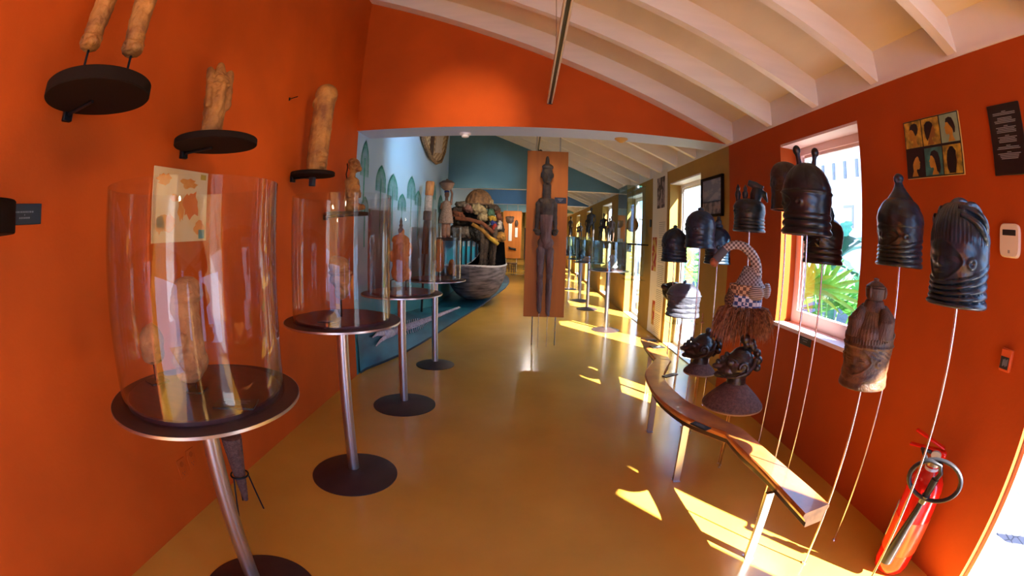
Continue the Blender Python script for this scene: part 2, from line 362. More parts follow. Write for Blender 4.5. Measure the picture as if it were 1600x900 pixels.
# ================================================================== OUTSIDE
GROUND = two_tone('grey_cobbles', (.03, .035, .04), (.13, .14, .15), 'noise', 14, .9, lo=.40, hi=.55)
vn = GROUND.node_tree; tn = [n for n in vn.nodes if n.type == 'TEX_NOISE'][0]
vor = vn.nodes.new('ShaderNodeTexVoronoi'); vor.feature = 'DISTANCE_TO_EDGE'; vor.inputs['Scale'].default_value = 9
rr = [n for n in vn.nodes if n.type == 'VALTORGB'][0]; mpn = [n for n in vn.nodes if n.type == 'MAPPING'][-1]
vn.links.new(mpn.outputs[0], vor.inputs[0]); vn.links.new(vor.outputs['Distance'], rr.inputs[0]); rr.color_ramp.elements[0].position = .01; rr.color_ramp.elements[1].position = .08
OUTW = mat('white_render', (.88, .86, .82), .8)
struct(M().box((11.4, 13, -.08), (17.9, 60, .1)).build('ground', GROUND, smooth=False))
struct(M().box((2.72, 0, -.02), (.55, 8, .06)).build('trim_50', mat('white_kerb', (.85, .84, .80), .7), smooth=False))
b = thing('white_building', 'white building outside with dark slots under its eaves and small square windows', 'building', (10, 9.5, -.05))
M().box((0, 4, 3), (.4, 34, 6)).build('wall', OUTW, b, smooth=False)
GS = mat('grey_slot', (.16, .17, .20), .7)
for k in range(26): M().box((-.22, -4+.62*k, 4.25), (.06, .13, .55)).build('eaves_slot', GS, b, smooth=False)
for k in range(12):
    y = -8 + 1.35*k
    f = M().box((-.215, y, 3.1), (.05, .52, .08)).box((-.215, y-.22, 2.75), (.05, .08, .62)).build('window', mat('grey_window_edge', (.30, .28, .27), .7), b, smooth=False)
LEAF = mat('bright_green_leaf', (.025, .16, .012), .5, col2=(.06, .28, .03), vscale=6)
LEAF2 = mat('blue_green_leaf', (.012, .12, .05), .4, col2=(.03, .22, .09), vscale=5)
def leaf_blade(mb, base, tip, wd, sag=.15, n=8, up=Vector((0, 0, 1)), mi=0, slit=False):
    base, tip = Vector(base), Vector(tip); d = tip-base; side = d.cross(up).normalized(); vs = []
    for k in range(n+1):
        u = k/n; p = base + d*u + up*(sag*4*u*(1-u)); ww = wd*(sin(pi*min(1, u*.93+.05))**.7)*(.7+.3*(slit and (k % 2) or not slit))
        vs += [p - side*ww/2 + up*ww*.12, p, p + side*ww/2 + up*ww*.12]
    mb.add(vs, [(3*k, 3*k+1, 3*k+4, 3*k+3) for k in range(n)] + [(3*k+1, 3*k+2, 3*k+5, 3*k+4) for k in range(n)], mi)
def fan_palm(x, y, z, lab, s=1.0, seed=1):
    rnd = random.Random(seed); t = thing('fan_palm', lab, 'plant', (x, y, z), 0, 'plants outside the windows')
    mb = M(); st = M()
    for k in range(11):
        a = 2*pi*k/11 + rnd.uniform(-.2, .2); el = rnd.uniform(.5, 1.25); L = s*rnd.uniform(.7, 1.05)
        c = Vector((cos(a)*cos(el)*L, sin(a)*cos(el)*L, sin(el)*L + .2)); st.tube([(0, 0, 0), c*.6+Vector((0, 0, .05)), c], .008*s, 6)
        out = c.normalized(); sd_ = out.cross(Vector((0, 0, 1))).normalized(); up = sd_.cross(out)
        for q in range(15):
            b_ = -1.9 + 3.8*q/14; dr = (cos(b_)*out + sin(b_)*sd_).normalized()
            leaf_blade(mb, c, c + dr*s*.42 - Vector((0, 0, .06)), .045*s, .03, 4, up)
    st.build('stem', LEAF, t); mb.build('frond', LEAF, t); return t
def banana(x, y, z, lab, s=1.0, seed=1, n=8):
    rnd = random.Random(seed); t = thing('banana_plant', lab, 'plant', (x, y, z), 0, 'plants outside the windows')
    M().tube([(0, 0, 0), (.02, 0, .5*s), (.05, .02, 1.0*s)], [.09*s, .07*s, .05*s], 10).build('stem', LEAF2, t)
    mb = M()
    for k in range(n):
        a = 2*pi*k/n + rnd.uniform(-.3, .3); L = s*rnd.uniform(.8, 1.1); h = rnd.uniform(.1, .7)
        leaf_blade(mb, (.05, .02, s*rnd.uniform(.7, 1)), (cos(a)*L, sin(a)*L, s*(.9+h)), .32*s, .25, 12, slit=True)
    mb.build('leaf', LEAF2, t); return t
fan_palm(3.5, 4.2, -.03, 'fan palm with radiating fronds just outside the orange wall window', 1.25, 3)
banana(5.6, 5.6, -.03, 'broad leaved banana plant outside the orange wall window', 1.0, 5)
banana(7.2, 8.6, -.03, 'tall banana plant behind the fan palm outside the orange wall window', 1.55, 8)
fan_palm(4.4, 8.9, -.03, 'fan palm outside the tall window of the mustard wall', 1.5, 9)
banana(4.2, 11.5, -.03, 'banana plant outside the mustard wall, farthest from the doorway', 1.5, 11)
# tree added out of view: its crown is shaped to break the doorway sunlight
t = thing('added_shade_tree', 'small leafy tree added unseen outside to break the doorway sun', 'tree', (4.35, -.95, -.03))
M().tube([(0, 0, 0), (.02, 0, 1.4), (-.15, -.1, 2.8), (-.7, -.3, 3.7)], [.07, .06, .045, .02], 10).build('trunk', BROWNW, t)
mb = M(); rnd = random.Random(4)
for k in range(900):
    d = Vector((rnd.gauss(0, 1), rnd.gauss(0, 1), rnd.gauss(0, 1))).normalized()*rnd.uniform(.5, 1); p = Vector((-.95+d.x*.22, -.42+d.y*.26, 3.96+d.z*.14))
    leaf_blade(mb, p, p + Vector((rnd.uniform(-1, 1), rnd.uniform(-1, 1), rnd.uniform(-1, .3)))*.11, .07, .01, 2)
mb.build('foliage', LEAF, t)

# ================================================================== DISPLAY PEDESTALS AND ACRYLIC COVERS
def pedestal(x, y, lab, r=.36, rb=.29, h=1.04, group=None, poly=PLATE, rimmat=STEEL):
    t = thing('display_table', lab, 'display table', (x, y, 0), 0, group)
    M().lathe([(0, 0), (rb, 0), (rb, .006), (rb*.8, .022), (rb*.4, .040), (.05, .048), (0, .048)], n=72).build('base', PLATE, t, angle=30)
    M().lathe([(.0, .04), (.036, .04), (.036, h-.012), (0, h-.012)], n=32).build('pole', STEEL, t)
    M().lathe([(0, h-.014), (r-.002, h-.014), (r, h-.011), (r, h-.003), (r-.003, h), (0, h)], n=96).build('table_top', [poly, STEEL], t)
    p = t.children[-1]
    M().lathe([(r-.0025, h-.0125), (r+.0012, h-.0125), (r+.0012, h-.002), (r-.0025, h-.002)], n=96).build('rim', STEEL, p)
    M().lathe([(0, h), (r-.075, h), (r-.075, h+.014), (r-.08, h+.018), (0, h+.018)], n=96).build('plinth', DISC, t, angle=30)
    return t
def cover(x, y, z, lab, r=.30, h=.70, m=None, group='clear acrylic covers'):
    e = .005
    o = M().lathe([(r-e, 0), (r, 0), (r, h-.002), (r-.001, h), (r-e+.001, h), (r-e, h-.002), (r-e, 0)], n=128).build('acrylic_cover', m or ACRYL, None, (x, y, z), angle=50)
    return tag(o, lab, 'cover', group)
T = [(-1.13, 1.20, 1.00, .385, .33, 'nearest'), (-1.07, 2.47, 1.045, .36, .30, 'second'), (-1.06, 3.80, 1.04, .36, .30, 'third'), (-1.03, 5.15, 1.03, .36, .30, 'fourth')]
desc = ['round steel pole display table closest to the camera, holding two clay figures', 'round display table by the orange wall carrying the single clay head',
        'round display table in front of the blue mural carrying the tall orange torso', 'farthest round display table on the left, in front of the boat sculpture']
cdesc = ['large clear acrylic cylinder over the two clay figures', 'clear acrylic cylinder over the single clay head', 'clear acrylic cylinder over the tall orange torso', 'clear acrylic cylinder nearest the boat sculpture']
for (x, y, h, r, rg, n), d, c in zip(T, desc, cdesc):
    pedestal(x, y, d, r, .29 if y < 5 else .23, h, 'round display tables along the left wall')
    cover(x, y, h+.001, c, rg, .725 if y < 5 else .6)

def caption(x, y, z, lab, w=.10, d=.06, rz=0, tilt=0, parent=None):
    o = M().rbox((0, 0, .004), (w, d, .008), .0015).build('caption_plate', PLATEBLK, parent, (x, y, z))
    o.rotation_euler = (tilt, 0, rz)
    mb = M()
    for k in range(4):
        ww = w*(.66, .5, .6, .3)[k]; mb.box((0, d*(.22-.14*k), .0084), (ww, d*.028, .0008))
    mb.build('lettering', TEXTG, o, smooth=False)
    return tag(o, lab, 'caption plate')
H1 = 1.00+.018; H2 = 1.045+.018; H3 = 1.04+.018; H4 = 1.03+.018
def stand(t, h, w=.09, r=.005, off=(0, 0)):
    M().rbox((off[0], off[1], .004), (w, w, .008), .002).build('base', BLACKM, t)
    M().tube([(off[0], off[1], .006), (off[0], off[1], h)], r, 10).build('rod', BLACKM, t)
# --- on the nearest table
t = thing('clay_figure', 'tall capped clay figure inside the nearest acrylic cylinder', 'sculpture', (-1.125, 1.17, H1), radians(195))
b = M(); b.ell((0, 0, .355), (.058, .062, .05)).ell((.012, 0, .30), (.060, .060, .06)).ell((.0, 0, .335), (.066, .070, .028), (0, .12, 0))
b.cap((0, 0, .26), (0, 0, .14), .050, .056).ell((.0, 0, .11), (.062, .070, .055)).ell((.02, 0, .07), (.055, .060, .04)).ell((.052, 0, .30), (.014, .010, .018)).ell((.05, .022, .308), (.012, .012, .008)).ell((.05, -.022, .308), (.012, .012, .008)).ell((.052, 0, .272), (.012, .022, .008))
b.cap((.0, .058, .20), (.045, .052, .12), .020, .018).cap((.0, -.058, .20), (.045, -.052, .12), .020, .018).ell((.055, .03, .115), (.018, .022, .016)).ell((.055, -.03, .115), (.018, .022, .016)).ell((.052, .0, .085), (.024, .03, .024))
sculpt(b, 'body', TERRA2, t, .0045, 3, .006, .03); stand(t, .09, .07)
t = thing('clay_figure', 'short pointed clay fragment on a black stand, beside the tall capped clay figure', 'sculpture', (-1.36, 1.17, H1), radians(160))
b = M(); b.ell((0, 0, .155), (.050, .055, .07)).ell((.0, 0, .11), (.048, .052, .04)).cap((-.01, 0, .19), (-.018, 0, .228), .026, .008).ell((.046, 0, .155), (.016, .012, .02)).ell((.04, .02, .17), (.014, .014, .01)).ell((.04, -.02, .17), (.014, .014, .01)).ell((.045, 0, .125), (.012, .02, .01))
sculpt(b, 'body', TERRA2, t, .0045, 2, .010, .02); stand(t, .10, .085, .008)
M().rbox((0, 0, .088), (.07, .05, .006), .002).build('cradle', BLACKM, t)
caption(-.90, 1.12, H1, 'black caption plate lying right of the tall clay figure on the nearest table', .15, .085, .35)
# --- second table
t = thing('clay_bust', 'single tan clay head with a rounded cap on a thin black rod', 'sculpture', (-1.07, 2.47, H2), radians(-40))
b = M(); b.ell((0, 0, .235), (.062, .060, .075)).ell((-.022, 0, .305), (.070, .064, .050), (0, -.25, 0)).ell((-.05, 0, .325), (.045, .05, .035)).ell((.01, 0, .150), (.048, .044, .045)).ell((.058, 0, .232), (.016, .012, .026)).ell((.05, .026, .255), (.014, .016, .009)).ell((.05, -.026, .255), (.014, .016, .009)).ell((.052, 0, .190), (.016, .024, .010)).ell((.050, 0, .175), (.014, .022, .008)).ell((.030, 0, .148), (.03, .03, .02))
b.tube(arc((0, 0, .262), .066, 0, 2*pi, 24, 'xy'), .009, 8, False).ell((0, .060, .225), (.018, .012, .024)).ell((0, -.060, .225), (.018, .012, .024))
sculpt(b, 'head', TERRA2, t, .004, 2, .005, .03)
M().tube([(0, 0, 0), (0, 0, .14)], .006, 10).build('rod', BLACKM, t)
caption(-1.07, 2.28, H2, 'dark caption plate on the table of the single clay head', .12, .05, .1)
# --- third table
t = thing('clay_torso', 'tall orange clay torso with a broken head and a spike inside the third cylinder', 'sculpture', (-1.07, 3.80, H3), radians(-70))
b = M(); b.ell((0, 0, .16), (.07, .082, .09)).cap((0, 0, .20), (0, 0, .40), .070, .072).ell((0, 0, .44), (.068, .078, .05)).ell((0, .075, .36), (.035, .03, .06)).ell((0, -.072, .30), (.03, .03, .05)).ell((0, .07, .14), (.04, .03, .05)).cap((0, .0, .46), (0, .01, .52), .03, .022).ell((.05, .03, .42), (.02, .02, .02)).ell((.05, -.03, .42), (.02, .02, .02))
sculpt(b, 'torso', REDCLAY, t, .005, 3, .012, .05)
b = M(); b.lathe([(0, .50), (.022, .50), (.026, .53), (.012, .55), (.018, .565), (.010, .585), (.014, .60), (.005, .625), (0, .64)], n=16).build('spike', BROWNW, t)
b = M().tube([(-.0, -.085, 0), (0, -.085, .09), (0, -.05, .10)], .005, 8); b.tube([(0, .05, 0), (0, .05, .12)], .005, 8).build('bracket', BLACKM, t)
t = thing('clay_torso', 'slim rounded reddish figure at the right side of the third cylinder', 'sculpture', (-.94, 4.05, 0), radians(200))
t.location = (-.985, 5.15, H4)
b = M(); b.cap((0, 0, .12), (0, 0, .36), .058, .052).ell((0, 0, .40), (.05, .05, .05)).ell((.03, 0, .2), (.05, .05, .05)).ell((.045, 0, .41), (.014, .012, .02))
sculpt(b, 'body', REDCLAY, t, .006, 2, .008, .05); M().tube([(0, 0, 0), (0, 0, .12)], .006, 8).build('rod', BLACKM, t)
t['label'] = 'slim rounded reddish figure inside the farthest left acrylic cylinder'
t = thing('clay_bust', 'small orange clay head on the farthest left display table', 'sculpture', (-.83, 5.13, H4), radians(-30))
b = M(); b.ell((0, 0, .10), (.05, .045, .07)).ell((.0, 0, .17), (.035, .04, .05)).ell((.035, 0, .06), (.03, .03, .04)); sculpt(b, 'head', OCHRE, t, .005, 2, .01, .04)

# ================================================================== LEFT WALL SHELVES
def wall_shelf(x, y, z, r, lab, th=.035, tagp=False):
    t = thing('wall_shelf', lab, 'shelf', (x, y, z), 0, 'round wall shelves')
    M().lathe([(0, -th), (r-.004, -th), (r, -th+.004), (r, -.004), (r-.004, 0), (0, 0)], n=72).build('shelf_board', SHELF, t, angle=30)
    M().rbox(((XL+.004-x)*1.0+.01, 0, -th-.012), (.028, .05, .05), .003).build('bracket', BLACKM, t); M().tube([(XL-x+.01, 0, -th-.01), (-.02, 0, -th-.005)], .008, 8).build('bracket_arm', BLACKM, t)
    if tagp: M().rbox((.0, 0, -th-.042), (.035, .055, .07), .003).build('caption_plate', PLATEBLK, t)
    return t
wall_shelf(-1.551, .959, 2.133, .246, 'round dark shelf high on the orange wall under two clay legs', .05)
wall_shelf(-1.556, 1.82, 2.045, .235, 'round dark shelf on the orange wall under the cowled figure')
wall_shelf(-1.616, 3.13, 2.025, .178, 'small round shelf under the smooth pillar figure, a caption plate beneath', .03, True)
wall_shelf(-1.59, 3.78, 1.745, .205, 'round dark shelf by the room corner under the kneeling ochre figure', .03)
wall_shelf(-1.60, .43, 1.70, .20, 'round dark shelf cut by the left edge of the picture', .10)
for (xx, yy, ln, sd_, lab) in ((-1.58, .875, 0, 1, 'left one of two clay legs on rods, on the highest wall shelf'), (-1.50, 1.07, 0, -1, 'right one of two clay legs on rods, on the highest wall shelf')):
    t = thing('clay_column_figure', lab, 'sculpture', (xx, yy, 2.203), radians(-20))
    b = M(); b.cap((0, 0, .11), (.01, .01*sd_, .30), .045, .055).cap((.01, .01*sd_, .30), (.02, .02*sd_, .55), .055, .065).ell((.01, 0, .085), (.055, .050, .022)).ell((.0, 0, .115), (.056, .054, .012)).ell((.0, 0, .15), (.054, .052, .008)).ell((.03, 0, .085), (.045, .040, .02)).ell((.055, .01, .27), (.016, .02, .03)).ell((.04, -.01, .33), (.03, .03, .04)).ell((.0, 0, .38), (.070, .068, .014))
    for k in range(7): b.ell((.0+.05*cos(k*.9), .045*sin(k*.9), .10), (.012, .012, .012))
    sculpt(b, 'body', OCHRE, t, .0055, 1, .012, .03)
    M().tube([(0, -.0, -.07), (.004, 0, .11)], .006, 8).build('rod', BLACKM, t)
t = thing('clay_figure', 'clay figure in a pointed cowl on the second wall shelf', 'sculpture', (-1.57, 1.795, 2.045), radians(-25)); t.scale = (1.15, 1.15, 1.2)
b = M(); b.ell((0, 0, .045), (.050, .055, .05)).cap((0, 0, .06), (0, 0, .18), .052, .06).ell((.0, 0, .235), (.055, .058, .07)).cap((-.01, 0, .27), (-.012, 0, .335), .045, .022).ell((.055, 0, .215), (.022, .018, .035)).cap((.05, 0, .19), (.058, 0, .125), .026, .014).ell((.045, .028, .235), (.018, .018, .010)).ell((.045, -.028, .235), (.018, .018, .010)).ell((.05, 0, .17), (.02, .03, .012))
b.cap((.0, .055, .30), (.04, .052, .14), .022, .016).cap((.0, -.055, .30), (.04, -.052, .14), .022, .016).cap((-.045, 0, .28), (-.05, 0, .05), .03, .035)
sculpt(b, 'body', OCHRE, t, .005, 1, .012, .025)
t = thing('clay_figure', 'smooth rounded clay pillar figure with an incised face on the small wall shelf', 'sculpture', (-1.63, 3.22, 2.025), radians(-30)); t.scale = (1.08, 1.08, 1.04)
b = M(); b.cap((.0, 0, .06), (.02, 0, .35), .080, .082).cap((.02, 0, .35), (.045, 0, .60), .080, .080).ell((.05, 0, .62), (.088, .088, .085)).ell((.0, 0, .04), (.080, .080, .04))
b.tube([Vector((.035+.088*cos(a)*1, .088*sin(a), .57+.05*cos(a))) for a in [2*pi*k/28 for k in range(29)]], .007, 8, False)
for s_ in (1, -1):
    b.tube([(.085, .008*s_, .33), (.078, .045*s_, .36), (.060, .070*s_, .345)], .007, 8); b.tube([(.088, .01*s_, .27), (.080, .04*s_, .285), (.075, .055*s_, .27), (.080, .04*s_, .258), (.088, .012*s_, .265)], .006, 8)
b.ell((.085, 0, .24), (.016, .014, .03)).ell((.068, 0, .11), (.030, .045, .014)).ell((.068, 0, .085), (.030, .040, .012)).ell((.06, .03, .14), (.03, .025, .025)).ell((.06, -.03, .14), (.03, .025, .025)).ell((.07, 0, .05), (.03, .03, .02))
sculpt(b, 'body', OCHRE, t, .006, 1, .004, .05)
o = M().tube([(0, 0, 0), (.0, 0, .0), (.075, .0, .012)], .0035, 8).tube([(.0, 0, -.012), (.0, 0, .012)], .007, 8).build('wall_nail', BLACKM, None, (XL+.004, 2.98, 2.60)); tag(o, 'small metal pin in the orange wall beside the smooth pillar figure', 'nail')
t = thing('clay_figure', 'ochre kneeling figure with a strap behind its head beside the blue mural', 'sculpture', (-1.58, 3.88, 1.745), radians(-15))
b = M(); b.ell((.02, 0, .05), (.085, .07, .05)).cap((.0, 0, .07), (.0, 0, .25), .068, .062).ell((.0, 0, .29), (.060, .080, .04)).ell((.02, 0, .43), (.058, .052, .068)).ell((.06, 0, .40), (.045, .030, .028)).ell((.07, 0, .385), (.035, .026, .012)).ell((.055, .022, .43), (.018, .014, .014)).ell((.055, -.022, .43), (.018, .014, .014)).cap((0, 0, .31), (.0, 0, .38), .03, .03).cap((0, .075, .28), (.03, .075, .16), .026, .024).cap((0, -.075, .28), (.03, -.075, .16), .026, .024).cap((.03, .04, .06), (.10, .04, .05), .03, .028).cap((.03, -.04, .06), (.10, -.04, .05), .03, .028).ell((-.0, 0, .47), (.05, .046, .035)).ell((.03, 0, .22), (.05, .05, .05))
for k in range(6): b.tube([(.02+.05*cos(k*.5), -.045, .47-.0*k), (.0+.02*k, -.052, .42)], .006, 6)
sculpt(b, 'body', OCHRE, t, .005, 1, .012, .03)
M().tube([(-.055, 0, .28), (-.075, 0, .36), (-.045, -.02, .42), (-.03, -.05, .45)], .006, 8).tube([(-.06, 0, .30), (-.06, 0, 0)], .006, 8).build('strap', BLACKM, t)
# wall plates, poster, sockets
def wall_plate(x, y, z, w, h, rx, name, m, lab, cat, lines=(), lm=TEXTG, th=.008, side=1, tilt=0):
    """flat plate on a side wall; side=1 faces +x (left wall), -1 faces -x (right wall)"""
    t = M().rbox((0, 0, 0), (th, w, h), .0015).build(name, m, None, (x, y, z)); tag(t, lab, cat); t.rotation_euler.x = tilt
    mb = M()
    for (u, v, lw, lh) in lines: mb.box((side*(th/2+.0004), u, v), (.0008, lw, lh))
    if lines: mb.build('lettering', lm, t, smooth=False)
    return t
rl = random.Random(3)
def words(v, w, n, h=.006):
    out = []; x = -w/2
    while x < w/2-.004:
        l = rl.choice([.006, .009, .004, .007])*(w/.1)**.3; out.append((x+l/2, v, l, h)); x += l+.0035
    return out
wall_plate(XL+.005, .777, 1.678, .188, .078, 0, 'wall_plaque', PLATEBLK, 'black plaque with two short lines of lettering at the left picture edge', 'plaque', words(.008, .11, 0)+words(-.014, .06, 0)+[(0, -.003, .004, .005)])
# old map poster on the orange wall, seen through the nearest cylinder
t = thing('map_poster', 'cream map poster with orange patches, seen through the nearest cylinder', 'poster', (XL+.006, 1.832, 1.723))
M().box((0, 0, 0), (.006, .47, .385)).build('sheet', mat('aged_map_paper', (.74, .58, .32), .85, col2=(.76, .50, .20), vscale=4), t, smooth=False)
OR_P = mat('orange_map_ink', (.72, .22, .02), .8, col2=(.76, .32, .05), vscale=20); OR_D = mat('deep_orange_map_ink', (.70, .15, .01), .8); GR_P = mat('teal_map_ink', (.05, .25, .22), .8); GY = mat('dark_yellow_map_ink', (.5, .33, .03), .8)
def patch(cy, cz, ry, rz_, seed, n=18, x=.0036):
    rq = random.Random(seed); return [(x, cy+ry*(1+rq.uniform(-.35, .25))*cos(2*pi*k/n), cz+rz_*(1+rq.uniform(-.35, .25))*sin(2*pi*k/n)) for k in range(n)]
mb = M()
for a in [(-.15, .13, .06, .035, 1), (.06, .12, .07, .03, 2), (-.12, -.09, .085, .045, 3), (.0, -.02, .03, .06, 5), (.17, -.12, .05, .04, 6), (-.06, .04, .04, .02, 8), (-.17, -.1, .04, .05, 9)]:
    p = patch(*a); mb.add(p, [tuple(range(len(p)))])
mb.build('map_land', OR_P, t, smooth=False)
p = patch(.09, .005, .070, .080, 4, x=.0042); M().add(p, [tuple(range(len(p)))]).build('map_island', OR_D, t, smooth=False)
M().box((.0038, .19, -.155), (.001, .055, .05)).build('map_key', GR_P, t, smooth=False); M().box((.0038, .19, .165), (.001, .05, .03)).build('map_stamp', GY, t, smooth=False)
def socket(y, z, lab):
    t = M().rbox((0, 0, 0), (.006, .075, .12), .002).build('wall_socket', ORANGE, None, (XL+.004, y, z)); tag(t, lab, 'socket', 'painted wall sockets')
    mb = M()
    for zz in (.026, -.026):
        mb.box((.0036, -.009, zz), (.001, .0025, .011)).box((.0036, .009, zz), (.001, .0025, .009)).box((.0036, 0, zz-.014), (.001, .005, .005))
    mb.build('slot', DKPL, t, smooth=False)
    M().lathe([(.0, 0), (.016, 0), (.016, .002), (0, .002)], n=20).build('socket_face', ORANGE_R, t); q = t.children[-1]; q.rotation_euler.y = pi/2; q.location = (.003, 0, .026); mb.v = mb.v
socket(1.60, .325, 'orange painted wall socket with two outlets, left of the pair low on the wall')
socket(1.70, .345, 'orange painted wall socket, right of the pair low on the wall')
# woven cone in a black tripod behind the nearest table
t = thing('woven_cone', 'long woven basketry cone hung point down in a black tripod behind the nearest table', 'basket', (-1.55, 1.83, 0), 0)
mb = M(); prof = [(0, .06)]; 
for k in range(40):
    u = k/39; prof.append((.012+.050*u**.8+.0018*(k % 2), .06+.42*u))
prof.append((.055, .485)); mb.lathe(prof+[(0, .475)], n=28).build('body', BASKET, t, angle=60)
M().tube(arc((0, 0, .24), .055, 0, 2*pi, 28, 'xy'), .006, 8, False).build('ring', BLACKM, t)
for k in range(3):
    a = 2*pi*k/3+.4; M().tube([(.055*cos(a), .055*sin(a), .24), (.10*cos(a), .10*sin(a), .0)], .005, 8).build('leg', BLACKM, t)

# ================================================================== CEILING FIXTURES
def rail(name, x, y0, y1, z, lab):
    t = thing(name, lab, 'track')
    for s_ in (-1, 1): M().rbox((x+s_*.020, (y0+y1)/2, z), (.016, y1-y0, .03), .003).build('rail', mat('cream_metal', (.70, .62, .52), .4) if s_ < 0 else bpy.data.materials['cream_metal'], t)
    M().box((x, (y0+y1)/2, z+.004), (.026, y1-y0, .02)).build('conductor', DKPL, t, smooth=False)
    M().rbox((x, y1-.004, z-.002), (.058, .012, .034), .003).build('end_cap', DKPL, t)
    k = y0+.6
    while k < y1: M().tube([(x, k, z+.012), (x, k, zc(x))], .004, 6).build('hanger', ROD, t); k += 1.8
    return t
rail('lighting_track', .215, -2.6, 4.44, 2.92, 'slim twin lighting track running under the beams to the orange arch')
rail('lighting_track', .18, 5.1, 10.2, 3.02, 'slim twin lighting track in the blue bay behind the hanging panel')
def spotlamp(x, y, z, target, energy, size, color, lab, blend=.6):
    t = thing('track_spotlight', lab, 'lamp', (x, y, z), 0, 'track spotlights')
    d = (Vector(target)-Vector((x, y, z))).normalized(); q = d.to_track_quat('-Z', 'Y')
    b = M().lathe([(.0, .10), (.03, .10), (.036, .08), (.040, -.03), (.036, -.03), (.034, .0), (0, .0)], n=28).build('lamp_housing', DKPL, t); b.rotation_euler = q.to_euler()
    M().tube([(0, 0, .02), (0, 0, .09)], .008, 8).build('stem', DKPL, t)
    l = bpy.data.lights.new('spot', 'SPOT'); l.energy = energy; l.spot_size = radians(size); l.spot_blend = blend; l.color = color; l.shadow_soft_size = .04
    o = bpy.data.objects.new('spot', l); COL.objects.link(o); o.parent = t; o.rotation_euler = q.to_euler(); o.location = d*.035
WARM = (1, .72, .45); COOL = (.55, .80, 1)
spotlamp(.215, 1.9, 2.80, (-.62, 4.5, 2.70), 330, 32, WARM, 'track spotlight aimed at the orange arch', 1)
spotlamp(.215, 1.3, 2.80, (XL, 3.3, 1.9), 90, 60, WARM, 'track spotlight aimed at the small wall shelf', 1)
spotlamp(.215, .5, 2.80, (XL, 1.9, 1.5), 30, 60, WARM, 'track spotlight aimed at the map poster', 1)
spotlamp(.18, 5.6, 2.90, (XL, 6.6, 2.7), 260, 70, COOL, 'track spotlight aimed at the palm mural', 1)
spotlamp(.18, 8.0, 2.90, (-.75, 10.35, 2.85), 70, 38, COOL, 'track spotlight aimed at the teal cross wall', 1)
spotlamp(.18, 7.3, 2.90, (-1.1, 10.0, 1.7), 420, 50, (1, .85, .65), 'track spotlight aimed at the boat sculpture', 1)
spotlamp(.30, 5.25, 2.92, (.29, 6.3, 1.75), 45, 80, WARM, 'added fill spotlight aimed at the hanging board with the figure', 1)  # lamp added out of sight to brighten the board
spotlamp(.25, 13.5, 2.9, (-.75, 15.55, 2.85), 60, 45, COOL, 'track spotlight aimed at the slate blue cross wall', 1)
spotlamp(.18, 9.2, 2.95, (.4, 8.6, 0), 260, 110, (1, .86, .70), 'added fill spotlight aimed at the floor before the boat', 1)  # lamps from here on are added to brighten the dim far bays
spotlamp(.25, 14.2, 3.0, (-.6, 13.0, 0), 420, 120, (1, .86, .70), 'added fill spotlight aimed at the floor in the slate blue bay', 1)
spotlamp(.25, 18.2, 3.0, (-.4, 19.9, 1.2), 420, 100, (1, .86, .70), 'added fill spotlight aimed at the far board', 1)
spotlamp(.25, 24.5, 3.0, (0, 27, 1.0), 700, 130, (1, .86, .70), 'added fill spotlight aimed at the far end wall', 1)
t = thing('smoke_detector', 'white smoke detector under the soffit of the arch', 'smoke detector', (-.672, 4.80, 2.663))
M().lathe([(0, 0), (.062, 0), (.062, -.018), (.052, -.024), (0, -.024)][::-1], n=36).build('base', mat('white_plastic', (.85, .85, .87), .4), t, angle=30)
M().lathe([(0, -.050), (.030, -.050), (.040, -.044), (.040, -.022), (0, -.022)], n=36).build('chamber', bpy.data.materials['white_plastic'], t, angle=30)
t = thing('ceiling_sensor', 'small yellowed dome under the right half of the arch soffit', 'smoke detector', (1.02, 4.80, 2.663))
YL = mat('yellowed_plastic', (.70, .38, .08), .5)
M().lathe([(0, -.048), (.02, -.046), (.045, -.030), (.06, -.016), (.062, 0), (0, 0)], n=36).build('dome', YL, t)
M().lathe([(0, -.012), (.072, -.012), (.072, 0), (0, 0)], n=36).build('base', YL, t, angle=30)

# ================================================================== SEA PLINTH AND BOAT SCULPTURE
EDGE = [(4.60, XL+.02), (4.68, -1.80), (5.09, -1.66), (5.49, -1.54), (6.1, -1.43), (6.77, -1.33), (8.19, -1.145), (9.6, -.93), (11.56, -.705), (13.3, -.53), (14.4, -.48), (15.2, -.49), (16.2, -.54), (17.1, -.64), (18.0, -.90), (18.6, -1.3), (18.9, XL+.02)]
def edge_x(y):
    for (a, xa), (b_, xb) in zip(EDGE, EDGE[1:]):
        if a <= y <= b_: return xa + (xb-xa)*(y-a)/(b_-a)
    return XL+.02
def wall_h(y): return .10 + .50*max(0, min(1, (9.0-y)/4.4))
def sea_z(x, y):
    e = edge_x(y); u = max(0, min(1, (e-x)/(e-XL+1e-4))); return .03 + (wall_h(y)-.03)*u**.8
mb = M(); vs = []; NY = 90; NX = 14
for i in range(NY+1):
    y = 4.6 + (18.9-4.6)*i/NY; e = edge_x(y)
    for j in range(NX+1):
        x = e + (XL+.004-e)*j/NX; vs.append((x, y, sea_z(x, y) + .008*sin(y*5+j)*(j > 1)))
mb.add(vs, [(i*(NX+1)+j, (i+1)*(NX+1)+j, (i+1)*(NX+1)+j+1, i*(NX+1)+j+1) for i in range(NY) for j in range(NX)])
ev = []
for i in range(NY+1): y = 4.6 + (18.9-4.6)*i/NY; ev += [(edge_x(y), y, .03), (edge_x(y), y, 0)]
mb.add(ev, [(2*i, 2*i+1, 2*i+3, 2*i+2) for i in range(NY)], 1)
t = mb.build('sea_plinth', [SEA, SEAEDGE], smooth=True, angle=30); tag(t, 'low teal plinth painted like sea waves curving out from the blue wall', 'plinth')
